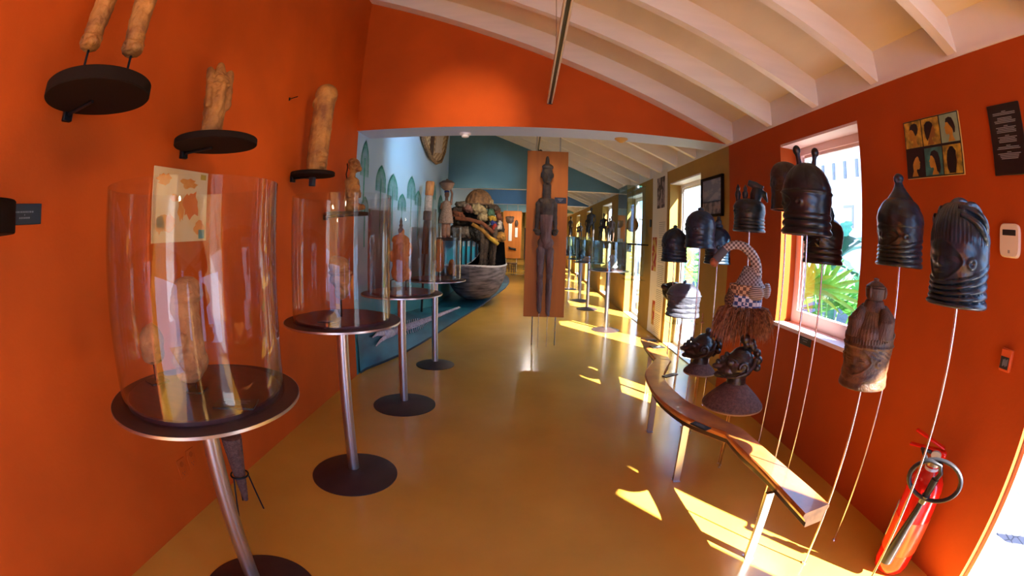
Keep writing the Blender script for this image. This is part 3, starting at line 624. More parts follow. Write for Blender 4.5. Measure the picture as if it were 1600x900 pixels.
# skeleton lying on it
t = thing('animal_skeleton', 'long beaked animal skeleton lying on the teal sea plinth', 'skeleton', (0, 0, 0))
BONE = mat('grey_violet_bone', (.72, .64, .72), .7, col2=(.48, .40, .48), vscale=25)
def sk(u):
    y = 5.35 + 3.6*u; e = edge_x(y); x = e + (XL-e)*(.42-.12*u); return Vector((x, y, sea_z(x, y)+.03))
p0 = sk(0); mb = M(); mb.cap(sk(-.02), sk(.03), .055, .05)
j0 = sk(-.03); mb2 = M().tube([j0+Vector((0, .02, .02)), j0+Vector((-.02, -.20, .06)), j0+Vector((-.03, -.34, .05))], [.04, .025, .008], 8, flat=.6)
mb2.build('upper_jaw', BONE, t); M().tube([j0+Vector((.02, .02, -.02)), j0+Vector((.01, -.18, -.03)), j0+Vector((.0, -.32, -.06))], [.035, .02, .007], 8, flat=.6).build('lower_jaw', BONE, t)
sculpt(mb.ell(sk(0)+Vector((0, 0, .03)), (.06, .08, .05)), 'skull', BONE, t, .01, 2)
mb = M(); mb.tube([sk(.03+.97*k/20) for k in range(21)], [.030-.020*k/20 for k in range(21)], 8)
for k in range(46): c = sk(.04+.95*k/46); rr_ = .045-.028*k/46; mb.ell(c+Vector((0, 0, .01)), (rr_, rr_*.5, rr_*1.3), n=8)
mb.build('spine', BONE, t)
for k in range(22):
    u = .08+.5*k/22; c = sk(u); L = .16*sin(pi*min(1, .25+k/24)); q = M()
    for s_ in (1, -1): q.tube([c, c+Vector((.05*s_*L/.16, 0, -.0)), c+Vector((L*.6*s_*.6, .03, -s_*L*.5))], .006, 6)
    q.build('rib', BONE, t)
# boat hull: blunt rounded end towards the room
HULL = mat('weathered_grey_hull', (.26, .22, .24), .6, col2=(.045, .038, .045), vscale=3, detail=8, stretch=(1, 1, 6), bump=.2, bscale=30)
t = thing('boat', 'weathered grey round-ended boat standing on the teal sea plinth', 'boat', (-1.105, 9.10, .075))
def hull(inner):
    vs = []; NU, NV = 40, 14; k_ = .965 if inner else 1
    for i in range(NU+1):
        a = -pi/2 + (i/NU)*pi*2
        for j in range(NV+1):
            q = j/NV; sx = .69*sin(q*pi/2)**.62*k_; sy = 1.5*sin(q*pi/2)**.62*k_
            z = .80*(1-cos(q*pi/2))**.9 + (.02 if inner else 0)
            yy = 1.45 + sy*sin(a); xx = sx*cos(a)
            vs.append((xx, yy, z+.05*abs(sin(a))**4*q))
    return vs, [(i*(NV+1)+j, (i+1)*(NV+1)+j, (i+1)*(NV+1)+j+1, i*(NV+1)+j+1) for i in range(NU) for j in range(NV)]
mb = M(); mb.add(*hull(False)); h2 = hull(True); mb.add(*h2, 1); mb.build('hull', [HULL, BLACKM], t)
rim = [Vector((.682*cos(a), 1.45+1.48*sin(a), .80+.05*abs(sin(a))**4)) for a in [2*pi*k/48 for k in range(49)]]
M().tube(rim, .022, 8, False).build('gunwale', mat('pale_worn_rim', (.55, .52, .54), .6), t)
CY = mat('cyan_paint', (.03, .42, .62), .45, col2=(.06, .30, .50), vscale=4); CYL = mat('pale_worn_cyan', (.42, .50, .60), .6, var=.3, vscale=12)
# striped cyan ship side behind the boat
t = thing('ship_side', 'cyan painted ship side with black vertical stripes rising behind the boat', 'sculpture', (-1.25, 9.95, 0))
vs = []; N = 28
def ss(u): return Vector((-.48 + .96*u - .04, -.25*sin(u*pi*.5), 0))
for k in range(N+1):
    u = k/N; p = ss(u); zl = .86 + .55*max(0, (u-.35)/.65)**2.2; vs += [(p.x, p.y, zl), (p.x, p.y, 1.42), (p.x, p.y+.04, 1.42), (p.x, p.y+.04, zl)]
mb = M().add(vs, [(4*k+a, 4*k+4+a, 4*k+4+(a+1) % 4, 4*k+(a+1) % 4) for k in range(N) for a in range(4)]); mb.build('panel', CY, t)
for k in range(6):
    u = .30+.115*k; p = ss(u); zl = .87 + .55*max(0, (u-.35)/.65)**2.2
    M().box((p.x, p.y-.02, (zl+1.44)/2), (.030, .03, 1.44-zl)).build('stripe', BLACKM, t, smooth=False)
    M().box((p.x+.055, p.y-.012, 1.36), (.055, .012, .12)).build('worn_patch', CYL, t, smooth=False)
M().tube([ss(u/14)+Vector((0, -.02, .87+.55*max(0, (u/14-.35)/.65)**2.2)) for u in range(15)], .012, 6).build('edge_line', mat('pale_line', (.5, .5, .6), .6), t)
M().rbox((-.20, .02, 1.455), (.68, .5, .06), .01).rbox((-.36, -.55, 1.455), (.36, .66, .06), .01).build('deck', BLACKM, t)
M().lathe([(0, .86), (.55, .86), (.50, 1.40), (0, 1.42)], c=(.28, .45, 0), n=30).build('hold', mat('black_hold', (.004, .004, .005), 1, spec=0), t)
# furry dark posts at the bow side
for k, (px_, py_, l_) in enumerate([(-.66, 9.6, 'furry dark post nearest the hanging panel of the four at the bow'), (-.74, 9.68, 'second furry dark post from the bow'), (-.84, 9.6, 'third furry dark post from the bow'), (-.93, 9.55, 'furry dark post farthest from the bow, under the wrapped bundles')]):
    mb = M(); rq = random.Random(k); mb.tube([(0, 0, 0), (.02*(k % 2), 0, .3), (.03, 0, .62), (.02, 0, .95)], [.030, .042, .05, .055], 12)
    for q in range(60):
        a = rq.uniform(0, 2*pi); z = rq.uniform(0, .95); r0 = .04; mb.tube([(r0*cos(a), r0*sin(a), z), ((r0+.03)*cos(a), (r0+.03)*sin(a), z-.06)], [.008, .001], 4, False)
    o = mb.build('furry_post', mat('dark_brown_fur%d' % k, (.075, .045, .028), .9, col2=(.02, .012, .01), vscale=20), None, (px_, py_, .82 if k else .78)); tag(o, l_, 'sculpture', 'furry posts in the boat')
# figures carrying on the deck: pile of bundles
FAB = {n: mat(n+'_cloth', c, .85, col2=tuple(q*.35 for q in c), vscale=9, detail=6, bump=.4, bscale=25) for n, c in dict(brown=(.060, .034, .020), dark=(.022, .016, .012), rust=(.17, .045, .014), pink=(.24, .10, .08), cream=(.34, .25, .13), grey=(.15, .115, .09), gold=(.34, .15, .015), red=(.34, .02, .01), blue=(.012, .025, .16), green=(.05, .11, .06), yellow=(.42, .25, .02), silver=(.42, .36, .32)).items()}
def bundle(lab, c, d, m_, rot=(0, 0, 0), seed=0, D=9.75):
    rq = random.Random(seed); mb = M(); mb.ell((0, 0, 0), d, rot)
    for k in range(5):
        v = Vector((rq.uniform(-.6, .6)*d[0], rq.uniform(-.4, .4)*d[1], rq.uniform(-.4, .4)*d[2])); mb.ell(Euler(rot).to_matrix() @ v, (d[0]*.5, d[1]*.7, d[2]*.75), rot)
    o = sculpt(mb, 'cloth_bundle', FAB[m_], None, .013, 1, .085, .07, loc=(c[0], D + c[1], c[2])); tag(o, lab, 'bundle', 'bundles piled on the boat sculpture')
def PX(px, py, D=9.75):  # helper: offsets measured on the plane of the pile
    return None
for k, (lab, x, y, z, dx, dy, dz, m_, ry) in enumerate([
    ('big dark mass at the back of the pile under all other bundles', -1.22, .40, 1.86, .42, .26, .40, 'dark', 0),
    ('big dark brown lowest bundle of the pile, left half', -1.38, .25, 1.62, .30, .28, .20, 'brown', .1),
    ('grey tan mask-like bundle at the left foot of the pile', -1.28, -.05, 1.60, .17, .12, .12, 'grey', 0),
    ('dark drooping bundle at the middle of the pile', -1.02, .0, 1.60, .17, .25, .26, 'dark', -.4),
    ('black brown hide hanging under the gold bands', -.84, .05, 1.42, .15, .2, .30, 'brown', .2),
    ('dark olive bundle stretched across the left of the pile', -1.34, .1, 1.84, .30, .2, .09, 'dark', 0),
    ('rust coloured roll near the left top of the pile', -1.46, .0, 1.98, .17, .15, .08, 'rust', .3),
    ('brown wrapped roll at the left shoulder of the pile', -1.44, .1, 2.10, .20, .16, .09, 'brown', -.2),
    ('grey crumpled cloth at the top left of the pile', -1.36, .0, 2.20, .17, .14, .07, 'grey', .1),
    ('pink folded cloth left of the cream drapery', -1.22, -.05, 2.12, .14, .12, .09, 'pink', .4),
    ('cream drapery under the ribbed basket', -1.02, -.08, 2.10, .17, .12, .12, 'cream', .6),
    ('pale cream fold hanging below the drapery', -.92, -.1, 1.93, .11, .10, .11, 'cream', 1.0),
    ('small cream roll tucked behind the ribbed basket', -.80, .1, 2.24, .09, .12, .12, 'cream', .3),
    ('dark wrap on the right shoulder of the pile', -.68, .05, 2.14, .16, .12, .07, 'brown', .25),
    ('green patched cloth right of the cream drapery', -.75, -.1, 2.03, .08, .08, .08, 'green', .2),
    ('yellow cloth patch on the right of the pile', -.72, -.12, 1.92, .09, .08, .06, 'yellow', .4),
    ('blue cloth patch on the right of the pile', -.69, -.14, 1.83, .08, .07, .05, 'blue', .5),
    ('red cloth patch below the blue one', -.66, -.15, 1.74, .06, .07, .06, 'red', .3),
    ('silvery tassel cloth at the right rim of the pile', -.56, -.12, 1.76, .06, .06, .11, 'silver', .1),
    ('ochre fold at the right end of the pile', -.52, -.1, 1.52, .12, .10, .10, 'gold', .6),
    ('rust cloth spilling down the right side of the pile', -.58, .0, 1.95, .06, .1, .17, 'rust', -.3),
    ('dark base bundle under the right end of the pile', -.62, .15, 1.62, .17, .2, .24, 'dark', .2)]):
    bundle(lab, (x, y, z), (dx, dy, dz), m_, (0, ry, 0), k)
for k, (lab, pts, m_) in enumerate([('gold sash curving down from the middle of the pile', [(-1.12, -.22, 1.78), (-.9, -.26, 1.66), (-.74, -.26, 1.50), (-.58, -.2, 1.42)], 'gold'), ('rust sash crossing the pile above the gold one', [(-1.5, -.12, 1.90), (-1.2, -.2, 1.88), (-.9, -.24, 1.80), (-.66, -.24, 1.60)], 'rust'), ('yellow sash lowest on the right of the pile', [(-.84, -.24, 1.60), (-.72, -.26, 1.48), (-.56, -.2, 1.36)], 'yellow')]):
    o = M().tube([(p[0], p[1]+9.75, p[2]) for p in pts], .04, 8, flat=.5).build('sash', FAB[m_]); tag(o, lab, 'sash')
t = thing('ribbed_basket', 'round ribbed brown basket dome on top of the bundle pile', 'basket', (-1.03, 9.85, 2.22))
mb = M(); n = 72; vs = []
for i in range(13):
    q = i/12*pi/2
    for k in range(n): a = 2*pi*k/n; r0 = (.30+.010*cos(18*a))*cos(q); vs.append((r0*cos(a), r0*.8*sin(a), .34*sin(q)))
mb.add(vs, [(i*n+k, i*n+(k+1) % n, (i+1)*n+(k+1) % n, (i+1)*n+k) for i in range(12) for k in range(n)]); mb.build('dome', mat('ribbed_brown_fibre', (.20, .095, .035), .8, col2=(.07, .03, .012), vscale=14), t)
M().tube(arc((0, 0, 0), .30, 0, 2*pi, 40, 'xy'), .016, 8, False).build('rim', BROWNW, t); t.children[-1].scale = (1, .8, 1)
# woman with bowl on her head, totem post
t = thing('woman_statue', 'carved woman in a woven skirt carrying a lidded bowl on her head', 'statue', (-1.645, 9.30, 1.487), radians(-60))
b = M(); b.cap((0, .05, .03), (0, .04, .42), .045, .062).cap((0, -.05, .03), (0, -.04, .42), .045, .062).ell((.04, .05, .02), (.09, .04, .03)).ell((.04, -.05, .02), (.09, .04, .03))
sculpt(b, 'leg_pair', mat('rosy_brown_wood', (.28, .14, .10), .6, var=.4, vscale=10), t, .01, 2)
mb = M().lathe([(0, .28), (.155, .30), (.150, .36), (.125, .5), (.105, .62), (.085, .70), (.07, .76), (0, .78)], n=24); mb.build('dress', mat('woven_grey_brown_dress', (.34, .24, .20), .85, col2=(.16, .10, .08), vscale=60), t)
SKIN = mat('dark_carved_skin', (.16, .075, .05), .5, var=.3, vscale=10)
b = M(); b.cap((0, 0, .74), (0, 0, .84), .035, .032).ell((.01, 0, .90), (.058, .052, .075)).ell((.055, 0, .885), (.03, .03, .02)).cap((0, .10, .70), (0, .12, .92), .028, .024).cap((0, .12, .92), (.0, .08, 1.02), .024, .02).cap((0, -.10, .70), (.05, -.14, .60), .028, .024).ell((0, 0, .71), (.06, .11, .04))
sculpt(b, 'body', SKIN, t, .009, 2)
M().ell((0, 0, .955), (.058, .055, .035)).build('headscarf', FAB['blue'], t)
M().lathe([(0, .98), (.06, .985), (.12, 1.04), (.145, 1.10), (.15, 1.13), (0, 1.13)], n=32).build('bowl', mat('pale_calabash', (.45, .28, .20), .5, col2=(.30, .17, .12), vscale=10), t)
M().lathe([(.158, 1.13), (.16, 1.14), (.10, 1.19), (.03, 1.205), (.02, 1.225), (0, 1.23)], n=32).lathe([(0, 1.128), (.158, 1.13)], n=32).build('lid', mat('brown_lid', (.22, .11, .08), .5), t)
t = thing('totem_post', 'short banded wooden post leaning beside the woman statue', 'sculpture', (-1.66, 7.4, 1.22)); t.rotation_euler = (0, radians(3), 0)
for k, (z0, z1, r0, m_) in enumerate([(0, .56, .055, BROWNW), (.56, .72, .07, BROWNW), (.72, .98, .062, mat('pale_wrapped_band', (.50, .36, .28), .8, var=.3, vscale=30)), (.98, 1.22, .072, REDCLAY)]):
    M().lathe([(0, z0), (r0*.9, z0), (r0, z0+.02), (r0*1.05, z1-.02), (r0*.85, z1), (0, z1)], n=20).build(['foot', 'collar', 'wrapped_band', 'head'][k], m_, t, angle=50)
M().tube([(0, 0, 0), (0, 0, -.98)], .02, 8).build('pole', BLACKM, t)
# woven shield high on the mural wall
t = thing('woven_shield', 'pointed woven mat shield with a pale panel high on the blue wall', 'wall hanging', (XL+.05, 8.0, 2.98))
SH = [(-1.25, .95), (-1.0, .45), (-.55, .15), (0, -.03), (.5, -.05), (.95, .05), (1.3, .30), (1.55, .75), (1.6, 1.05)]
mb = M().prism(SH, 'x', -.02, .03); mb.build('woven_mat', two_tone('tan_plait', (.30, .17, .08), (.62, .44, .25), 'checker', 9, .85, (1, 1, 2.2)), t, smooth=False)
M().prism([(.30, .12), (.92, .22), (1.18, .90), (.72, .95), (.35, .7)], 'x', .031, .045).build('pale_panel', mat('pale_bark', (.62, .52, .45), .8, var=.15, vscale=10), t, smooth=False)
M().tube([(.03, p[0], p[1]) for p in SH], .035, 8).build('rim', mat('tan_rope', (.34, .20, .10), .8, col2=(.16, .09, .05), vscale=30), t)
M().tube([(.04, -.10, .0), (.05, -.05, .5), (.05, .1, 1.0)], .05, 8).build('rib', BROWNW, t)

# ================================================================== HANGING PANEL WITH FIGURE
def human(b, h, wd=1.0, arms='down', lean=0):
    """elongated carved figure standing along z, front = -y"""
    k = h
    b.cap((-.055*wd*k, 0, .03*k), (-.06*wd*k, -.01*k, .24*k), .020*k, .030*k).cap((-.06*wd*k, -.01*k, .24*k), (-.045*wd*k, 0, .45*k), .030*k, .036*k)
    b.cap((.055*wd*k, 0, .03*k), (.06*wd*k, -.01*k, .24*k), .020*k, .030*k).cap((.06*wd*k, -.01*k, .24*k), (.045*wd*k, 0, .45*k), .030*k, .036*k)
    b.ell((0, 0, .47*k), (.075*wd*k, .045*k, .06*k)).cap((0, 0, .48*k), (0, 0, .70*k), .048*wd*k, .055*wd*k).ell((0, 0, .715*k), (.085*wd*k, .04*k, .03*k))
    b.cap((0, 0, .72*k), (0, -.005*k, .81*k), .026*k, .024*k).ell((0, -.01*k, .87*k), (.038*k, .045*k, .062*k)).ell((0, -.05*k, .865*k), (.010*k, .014*k, .02*k))
    if arms == 'down':
        for s_ in (1, -1): b.cap((.085*wd*s_*k, 0, .70*k), (.10*wd*s_*k, -.0*k, .56*k), .020*k, .018*k).cap((.10*wd*s_*k, 0, .56*k), (.07*wd*s_*k, -.03*k, .47*k), .018*k, .016*k)
    else:
        for s_ in (1, -1): b.cap((.085*wd*s_*k, 0, .70*k), (.10*wd*s_*k, -.01*k, .60*k), .020*k, .018*k).cap((.10*wd*s_*k, -.01*k, .60*k), (.02*wd*s_*k, -.055*k, .62*k), .018*k, .015*k)
    return b
t = thing('display_board', 'tall orange brown board on thin steel posts in the middle of the hall', 'display panel', (.293, 6.33, 0))
M().rbox((0, 0, 1.592), (.575, .035, 2.345), .003).build('board', PANEL, t)
for s_ in (-.155, .175): M().tube([(s_, .03, 0), (s_, .03, 3.0 if s_ > 0 else 3.0)], .010, 8).build('post', STEEL, t)
M().rbox((.185, -.022, 2.065), (.165, .008, .082), .001).build('caption_plate', PLATEBLK, t)
q = t.children[-1]; mb = M()
for k in range(3): mb.box((.185, -.0265, 2.085-.015*k), ((.08, .06, .03)[k], .001, .006))
mb.build('lettering', TEXTG, q, smooth=False)
t = thing('carved_figure', 'long slender dark carved standing figure hung in front of the orange brown board', 'statue', (.283, 6.22, .445), radians(8))
b = M()
for s_, dz in ((-1, .03), (1, -.01)):
    b.cap((.062*s_, 0, .05+dz), (.064*s_, 0, .40+dz), .030, .046).cap((.064*s_, 0, .40+dz), (.066*s_, .0, .56), .046, .040).ell((.064*s_, -.01, .56), (.045, .045, .05)).cap((.066*s_, 0, .60), (.062*s_, .005, .92), .046, .062)
    b.cap((.062*s_, -.01, .06+dz), (.062*s_, -.04, .03+dz), .028, .02)
b.ell((0, 0, 1.02), (.115, .07, .09)).cap((0, 0, 1.05), (0, 0, 1.40), .078, .095).ell((-.02, -.05, 1.06), (.05, .04, .06))
sculpt(b, 'lower_body', WORN, t, .0075, 2, .012, .06)
b = M(); b.cap((0, 0, 1.32), (0, 0, 1.55), .088, .10).ell((0, 0, 1.585), (.135, .065, .045)).rbox((0, -.0, 1.60), (.23, .11, .07), .02)
for s_ in (-1, 1):
    b.cap((.118*s_, 0, 1.56), (.128*s_, -.0, 1.22), .034, .028).ell((.118*s_, -.03, 1.16), (.045, .055, .040)).ell((.13*s_, 0, 1.19), (.05, .04, .025))
    for q in range(3): b.cap((.10*s_+.015*q*s_, -.055, 1.17), (.10*s_+.012*q*s_, -.07, 1.12), .010, .008)
sculpt(b, 'torso', DARKFIG, t, .0075, 2, .010, .06)
b = M(); b.cap((0, 0, 1.62), (0, 0, 1.82), .060, .060).ell((0, -.005, 1.97), (.075, .08, .15)).ell((-.01, -.07, 1.93), (.018, .03, .05)).ell((0, -.06, 1.85), (.03, .03, .025)).ell((-.035, -.06, 1.985), (.02, .02, .012)).ell((.035, -.06, 1.985), (.02, .02, .012)).ell((.0, -.02, 2.07), (.080, .075, .05)).cap((.0, 0, 2.10), (.0, 0, 2.21), .035, .022).ell((.078, 0, 1.96), (.015, .02, .04)).ell((-.078, 0, 1.96), (.015, .02, .04))
sculpt(b, 'head', DARKFIG, t, .0065, 1, .008, .05)
for s_ in (-1, 1): M().tube([(.062*s_, 0, .06), (.062*s_, 0, -.445)], .006, 8).build('rod', ROD, t)

# far panel with mask and cloth strips at the end of the hall
t = thing('display_board', 'far orange brown board at the end of the hall with masks hung on it', 'display panel', (-.57, 20.0, 0))
M().rbox((0, 0, 1.60), (.80, .05, 2.1), .004).build('board', PANEL, t)
for s_ in (-.25, .22): M().tube([(s_, .04, 0), (s_, .04, 3.4)], .015, 8).build('post', STEEL, t)
t = thing('mask', 'brown mask with a long pale cloth strip on the far board', 'mask', (-.68, 19.95, 1.3))
sculpt(M().ell((0, 0, .95), (.17, .08, .18)).ell((0, -.07, .92), (.04, .04, .08)).ell((-.12, 0, 1.05), (.07, .05, .07)).ell((.12, 0, 1.05), (.07, .05, .07)), 'face', BROWNW, t, .02, 1, .04, .1)
M().rbox((.02, 0, .42), (.15, .03, .80), .01).build('cloth_strip', PAPER, t)
t = thing('mask', 'small dark mask above a white cloth strip on the far board, right half', 'mask', (-.39, 19.945, 1.3))
sculpt(M().ell((0, 0, .80), (.08, .06, .16)).ell((0, -.05, .78), (.02, .03, .05)), 'face', BROWNW, t, .02, 1, .02, .1); M().rbox((.0, 0, .40), (.12, .03, .42), .01).build('cloth_strip', WHITE, t)
t = thing('carved_bird', 'black spread bird carving low on the far board', 'sculpture', (-.55, 19.92, .92)); sculpt(M().ell((0, 0, .06), (.18, .04, .04)).ell((-.1, 0, .1), (.10, .03, .03), (0, .5, 0)).ell((.1, 0, .02), (.10, .03, .03), (0, .4, 0)), 'body', BLACKM, t, .015, 1)
for k, (x, y) in enumerate([(-.95, 18.9), (-.75, 19.2), (-.45, 19.0)]):
    t = thing('low_stool', ['carved low stool left of the far board', 'carved low stool before the far board, middle', 'carved low stool before the far board, right'][k], 'stool', (x, y, 0), .3*k, 'stools at the end of the hall')
    M().lathe([(0, .36), (.13, .36), (.15, .40), (.13, .42), (0, .41)], n=20).build('seat', BROWNW, t)
    for a in range(3): M().tube([(.10*cos(a*2.1), .10*sin(a*2.1), 0), (.08*cos(a*2.1), .08*sin(a*2.1), .36)], .02, 8).build('leg', BROWNW, t)

# ================================================================== RIGHT SIDE, FAR HALF
RT = [(1.424, 7.53, 'nearest', .245), (1.41, 9.78, 'second', .235), (1.39, 11.06, 'third', .24), (1.35, 13.5, 'fourth', .24), (1.3, 16.2, 'fifth', .24)]
for i, (x, y, n_, rb) in enumerate(RT):
    pedestal(x, y, ['round display table in the sun before the mustard wall, nearest of that row', 'second round display table of the mustard wall row', 'third round display table of the mustard wall row', 'fourth round display table of the mustard wall row', 'farthest round display table of the mustard wall row'][i], .35, rb, 1.03, 'round display tables by the mustard wall', poly=STEEL if i == 0 else PLATE)
    cover(x, y, 1.031, 'clear cylinder on the %s table of the mustard wall row' % n_, .30, .48 if i < 2 else .55, VITR)
def small_sculpt(kind, x, y, z, lab, h, m_, rot=0, cat='sculpture'):
    t = thing(kind, lab, cat, (x, y, z), rot); b = M(); human(b, h, 1.25); sculpt(b, 'body', m_, t, max(.006, h*.014), 1, h*.02, .05)
    M().rbox((0, 0, -.0), (.12, .10, .02), .003).build('base', SHELF, t); return t
t = thing('stone_head', 'rough pale stone head inside the sunlit cylinder by the mustard wall', 'sculpture', (1.50, 7.5, 1.049)); sculpt(M().ell((0, 0, .13), (.07, .06, .10)).ell((-.03, 0, .2), (.05, .05, .05)).ell((.0, 0, .04), (.09, .07, .045)).ell((-.06, 0, .11), (.03, .03, .04)), 'head', mat('pale_stone', (.45, .32, .28), .8, var=.4, vscale=10), t, .008, 1, .02, .05)
t = thing('folded_textile', 'stack of flat pinkish tan slabs on the second table by the mustard wall', 'sculpture', (1.42, 9.72, 1.049)); M().rbox((0, 0, .03), (.34, .2, .05), .01).rbox((.02, 0, .08), (.28, .18, .04), .01).build('slab', mat('pinkish_tan', (.55, .28, .20), .8, var=.2, vscale=8), t)
t = thing('clay_vessel', 'small brown clay vessel on the third table by the mustard wall', 'vessel', (1.42, 11.06, 1.049)); M().lathe([(0, 0), (.06, 0), (.10, .08), (.08, .16), (.04, .20), (.05, .23), (0, .23)], n=24).build('body', BROWNW, t)
t = thing('clay_vessel', 'dark rounded clay vessel on the fourth table by the mustard wall', 'vessel', (1.35, 13.5, 1.049)); M().lathe([(0, 0), (.08, 0), (.12, .1), (.06, .22), (.07, .26), (0, .26)], n=24).build('body', EBONY2, t)
# long shelf with statues
t = thing('wall_shelf', 'long black shelf on the mustard wall carrying a row of dark statues', 'shelf', (1.93, 11.6, 1.475))
M().rbox((0, 0, 0), (.46, 5.6, .035), .003).build('shelf_board', BLACKM, t)
for k in range(5): M().box((.16, -2.6+1.3*k, -.09), (.14, .03, .15)).build('bracket', BLACKM, t, smooth=False)
for i, (x, y, h, m_, lab) in enumerate([(1.88, 12.9, 1.02, 0, 'tallest dark statue with a paler middle on the long black shelf'), (1.88, 10.75, .72, 1, 'dark slender statue leaning on the long shelf, in front of a bright window'), (1.95, 11.6, .50, 2, 'short brown statue between the tallest and the leaning one'), (1.90, 10.1, .58, 1, 'black narrow statue right of the leaning one on the long shelf'), (1.85, 9.6, .60, 2, 'pale brown stick-like statue at the right end of the long shelf'), (1.95, 14.0, .85, 1, 'dark statue with a broad head far along the long shelf')]):
    small_sculpt('carved_figure', x, y, 1.50, lab, h, (DARKFIG, EBONY2, BROWNW)[m_], radians(-25+9*i), 'statue')
for i, (x, y, h, lab) in enumerate([(1.85, 15.2, .62, 'far black statue with a round head by the mustard wall'), (1.9, 16.3, .60, 'far black statue beside the round-headed one'), (1.75, 17.5, .95, 'far tall dark statue with raised arms by the mustard wall'), (1.9, 18.9, .55, 'farthest small dark statue by the mustard wall')]):
    t = small_sculpt('carved_figure', x, y, 1.50, lab, h, EBONY2, radians(20*i), 'statue')
    M().tube([(0, 0, 0), (0, 0, -1.50)], .02, 8).build('pole', STEEL, t)
# hanging glass case with gourd
t = thing('glass_case', 'hanging aqua glass case by the mustard wall around the gourd', 'display case', (1.93, 8.05, .93))
for (a, b_, c, d) in [((0, -.30, .79), (.34, .006, 1.58), 0, 0), ((0, .45, .79), (.34, .006, 1.58), 0, 0), ((-.17, .08, .79), (.006, .74, 1.58), 0, 0)]:
    M().box(a, b_).build('glass_pane', VITR, t, smooth=False)
M().box((0, .075, .003), (.34, .75, .006)).build('glass_floor', VITR, t, smooth=False); M().box((0, .075, 1.585), (.36, .77, .010)).build('glass_top', VITR, t, smooth=False)
M().rbox((.03, .08, .55), (.36, 1.0, .022), .002).build('shelf', SHELF, t)
M().box((-.02, -.35, -.06), (.34, .4, .006)).build('lower_glass_shelf', VITR, t, smooth=False)
t = thing('gourd', 'orange brown long-necked gourd with a carved head hanging in the glass case', 'gourd', (1.90, 7.9, 1.70))
GRD = mat('orange_gourd', (.60, .24, .04), .45, var=.25, vscale=8)
M().lathe([(0, 0), (.05, .005), (.10, .05), (.118, .11), (.11, .17), (.075, .23), (.04, .27), (.028, .32), (.026, .38), (0, .39)], n=36).build('body', GRD, t)
sculpt(M().ell((0, 0, .43), (.035, .05, .045)).ell((-.01, -.045, .42), (.02, .03, .025)).ell((0, .02, .46), (.03, .035, .02)), 'head', GRD, t, .006, 1)
M().tube(arc((0, 0, .055), .104, 0, 2*pi, 32, 'xy'), .004, 6, False).build('band', SHELF, t); M().tube([(0, 0, .0), (0, 0, -.22)], .004, 6).tube([(0, 0, .46), (0, 0, .80)], .004, 6).build('rod', BLACKM, t)
# banner, photograph, switch
t = thing('text_banner', 'tall cream banner with small pictures and fine text on the mustard wall', 'banner', (XR-.012, 7.08, 1.36))
M().box((0, 0, 0), (.006, .80, 2.66)).build('sheet', PAPER, t, smooth=False)
PH1 = two_tone('brown_portrait_print', (.05, .03, .03), (.35, .25, .24), 'noise', 7, .7); PH2 = two_tone('red_print', (.35, .02, .01), (.55, .38, .10), 'noise', 9, .7)
M().box((-.0035, -.08, .98), (.002, .42, .50)).build('portrait_print', PH1, t, smooth=False); M().box((-.0035, .22, -.02), (.002, .26, .56)).build('red_print', PH2, t, smooth=False); M().box((-.0035, .10, -.98), (.002, .16, .40)).build('small_print', PH2, t, smooth=False)
mb = M(); rq = random.Random(8)
for k in range(64):
    z = .62-.030*k
    if z > .5 or not k % 13: continue
    mb.box((-.0034, -.16+rq.uniform(-.01, .01), z), (.001, rq.uniform(.28, .34), .008))
mb.build('lettering', TEXTG, t, smooth=False)
t = thing('framed_picture', 'dark framed landscape photograph on the mustard wall beside the orange one', 'picture', (XR-.02, 4.91, 2.11))
for (y, z, dy, dz) in ((0, .22, .64, .03), (0, -.22, .64, .03), (.305, 0, .03, .47), (-.305, 0, .03, .47)): M().rbox((0, y, z), (.035, dy, dz), .003).build('frame_rail', SHELF, t)
M().box((.004, 0, .07), (.006, .58, .27)).build('sky_print', two_tone('grey_blue_print', (.20, .22, .28), (.38, .36, .38), 'noise', 4, .3, (1, 1, 3)), t, smooth=False)
M().box((.004, 0, -.13), (.006, .58, .16)).build('ground_print', two_tone('brown_print', (.10, .06, .05), (.34, .24, .20), 'noise', 12, .3), t, smooth=False)
o = M().rbox((0, 0, 0), (.02, .09, .13), .004).build('wall_switch', PLATEBLK, None, (XR-.011, 6.9+1.05, 1.86)); tag(o, 'small dark plate on the mustard wall between the glass case and the banner', 'switch'); o.location.y = 7.62

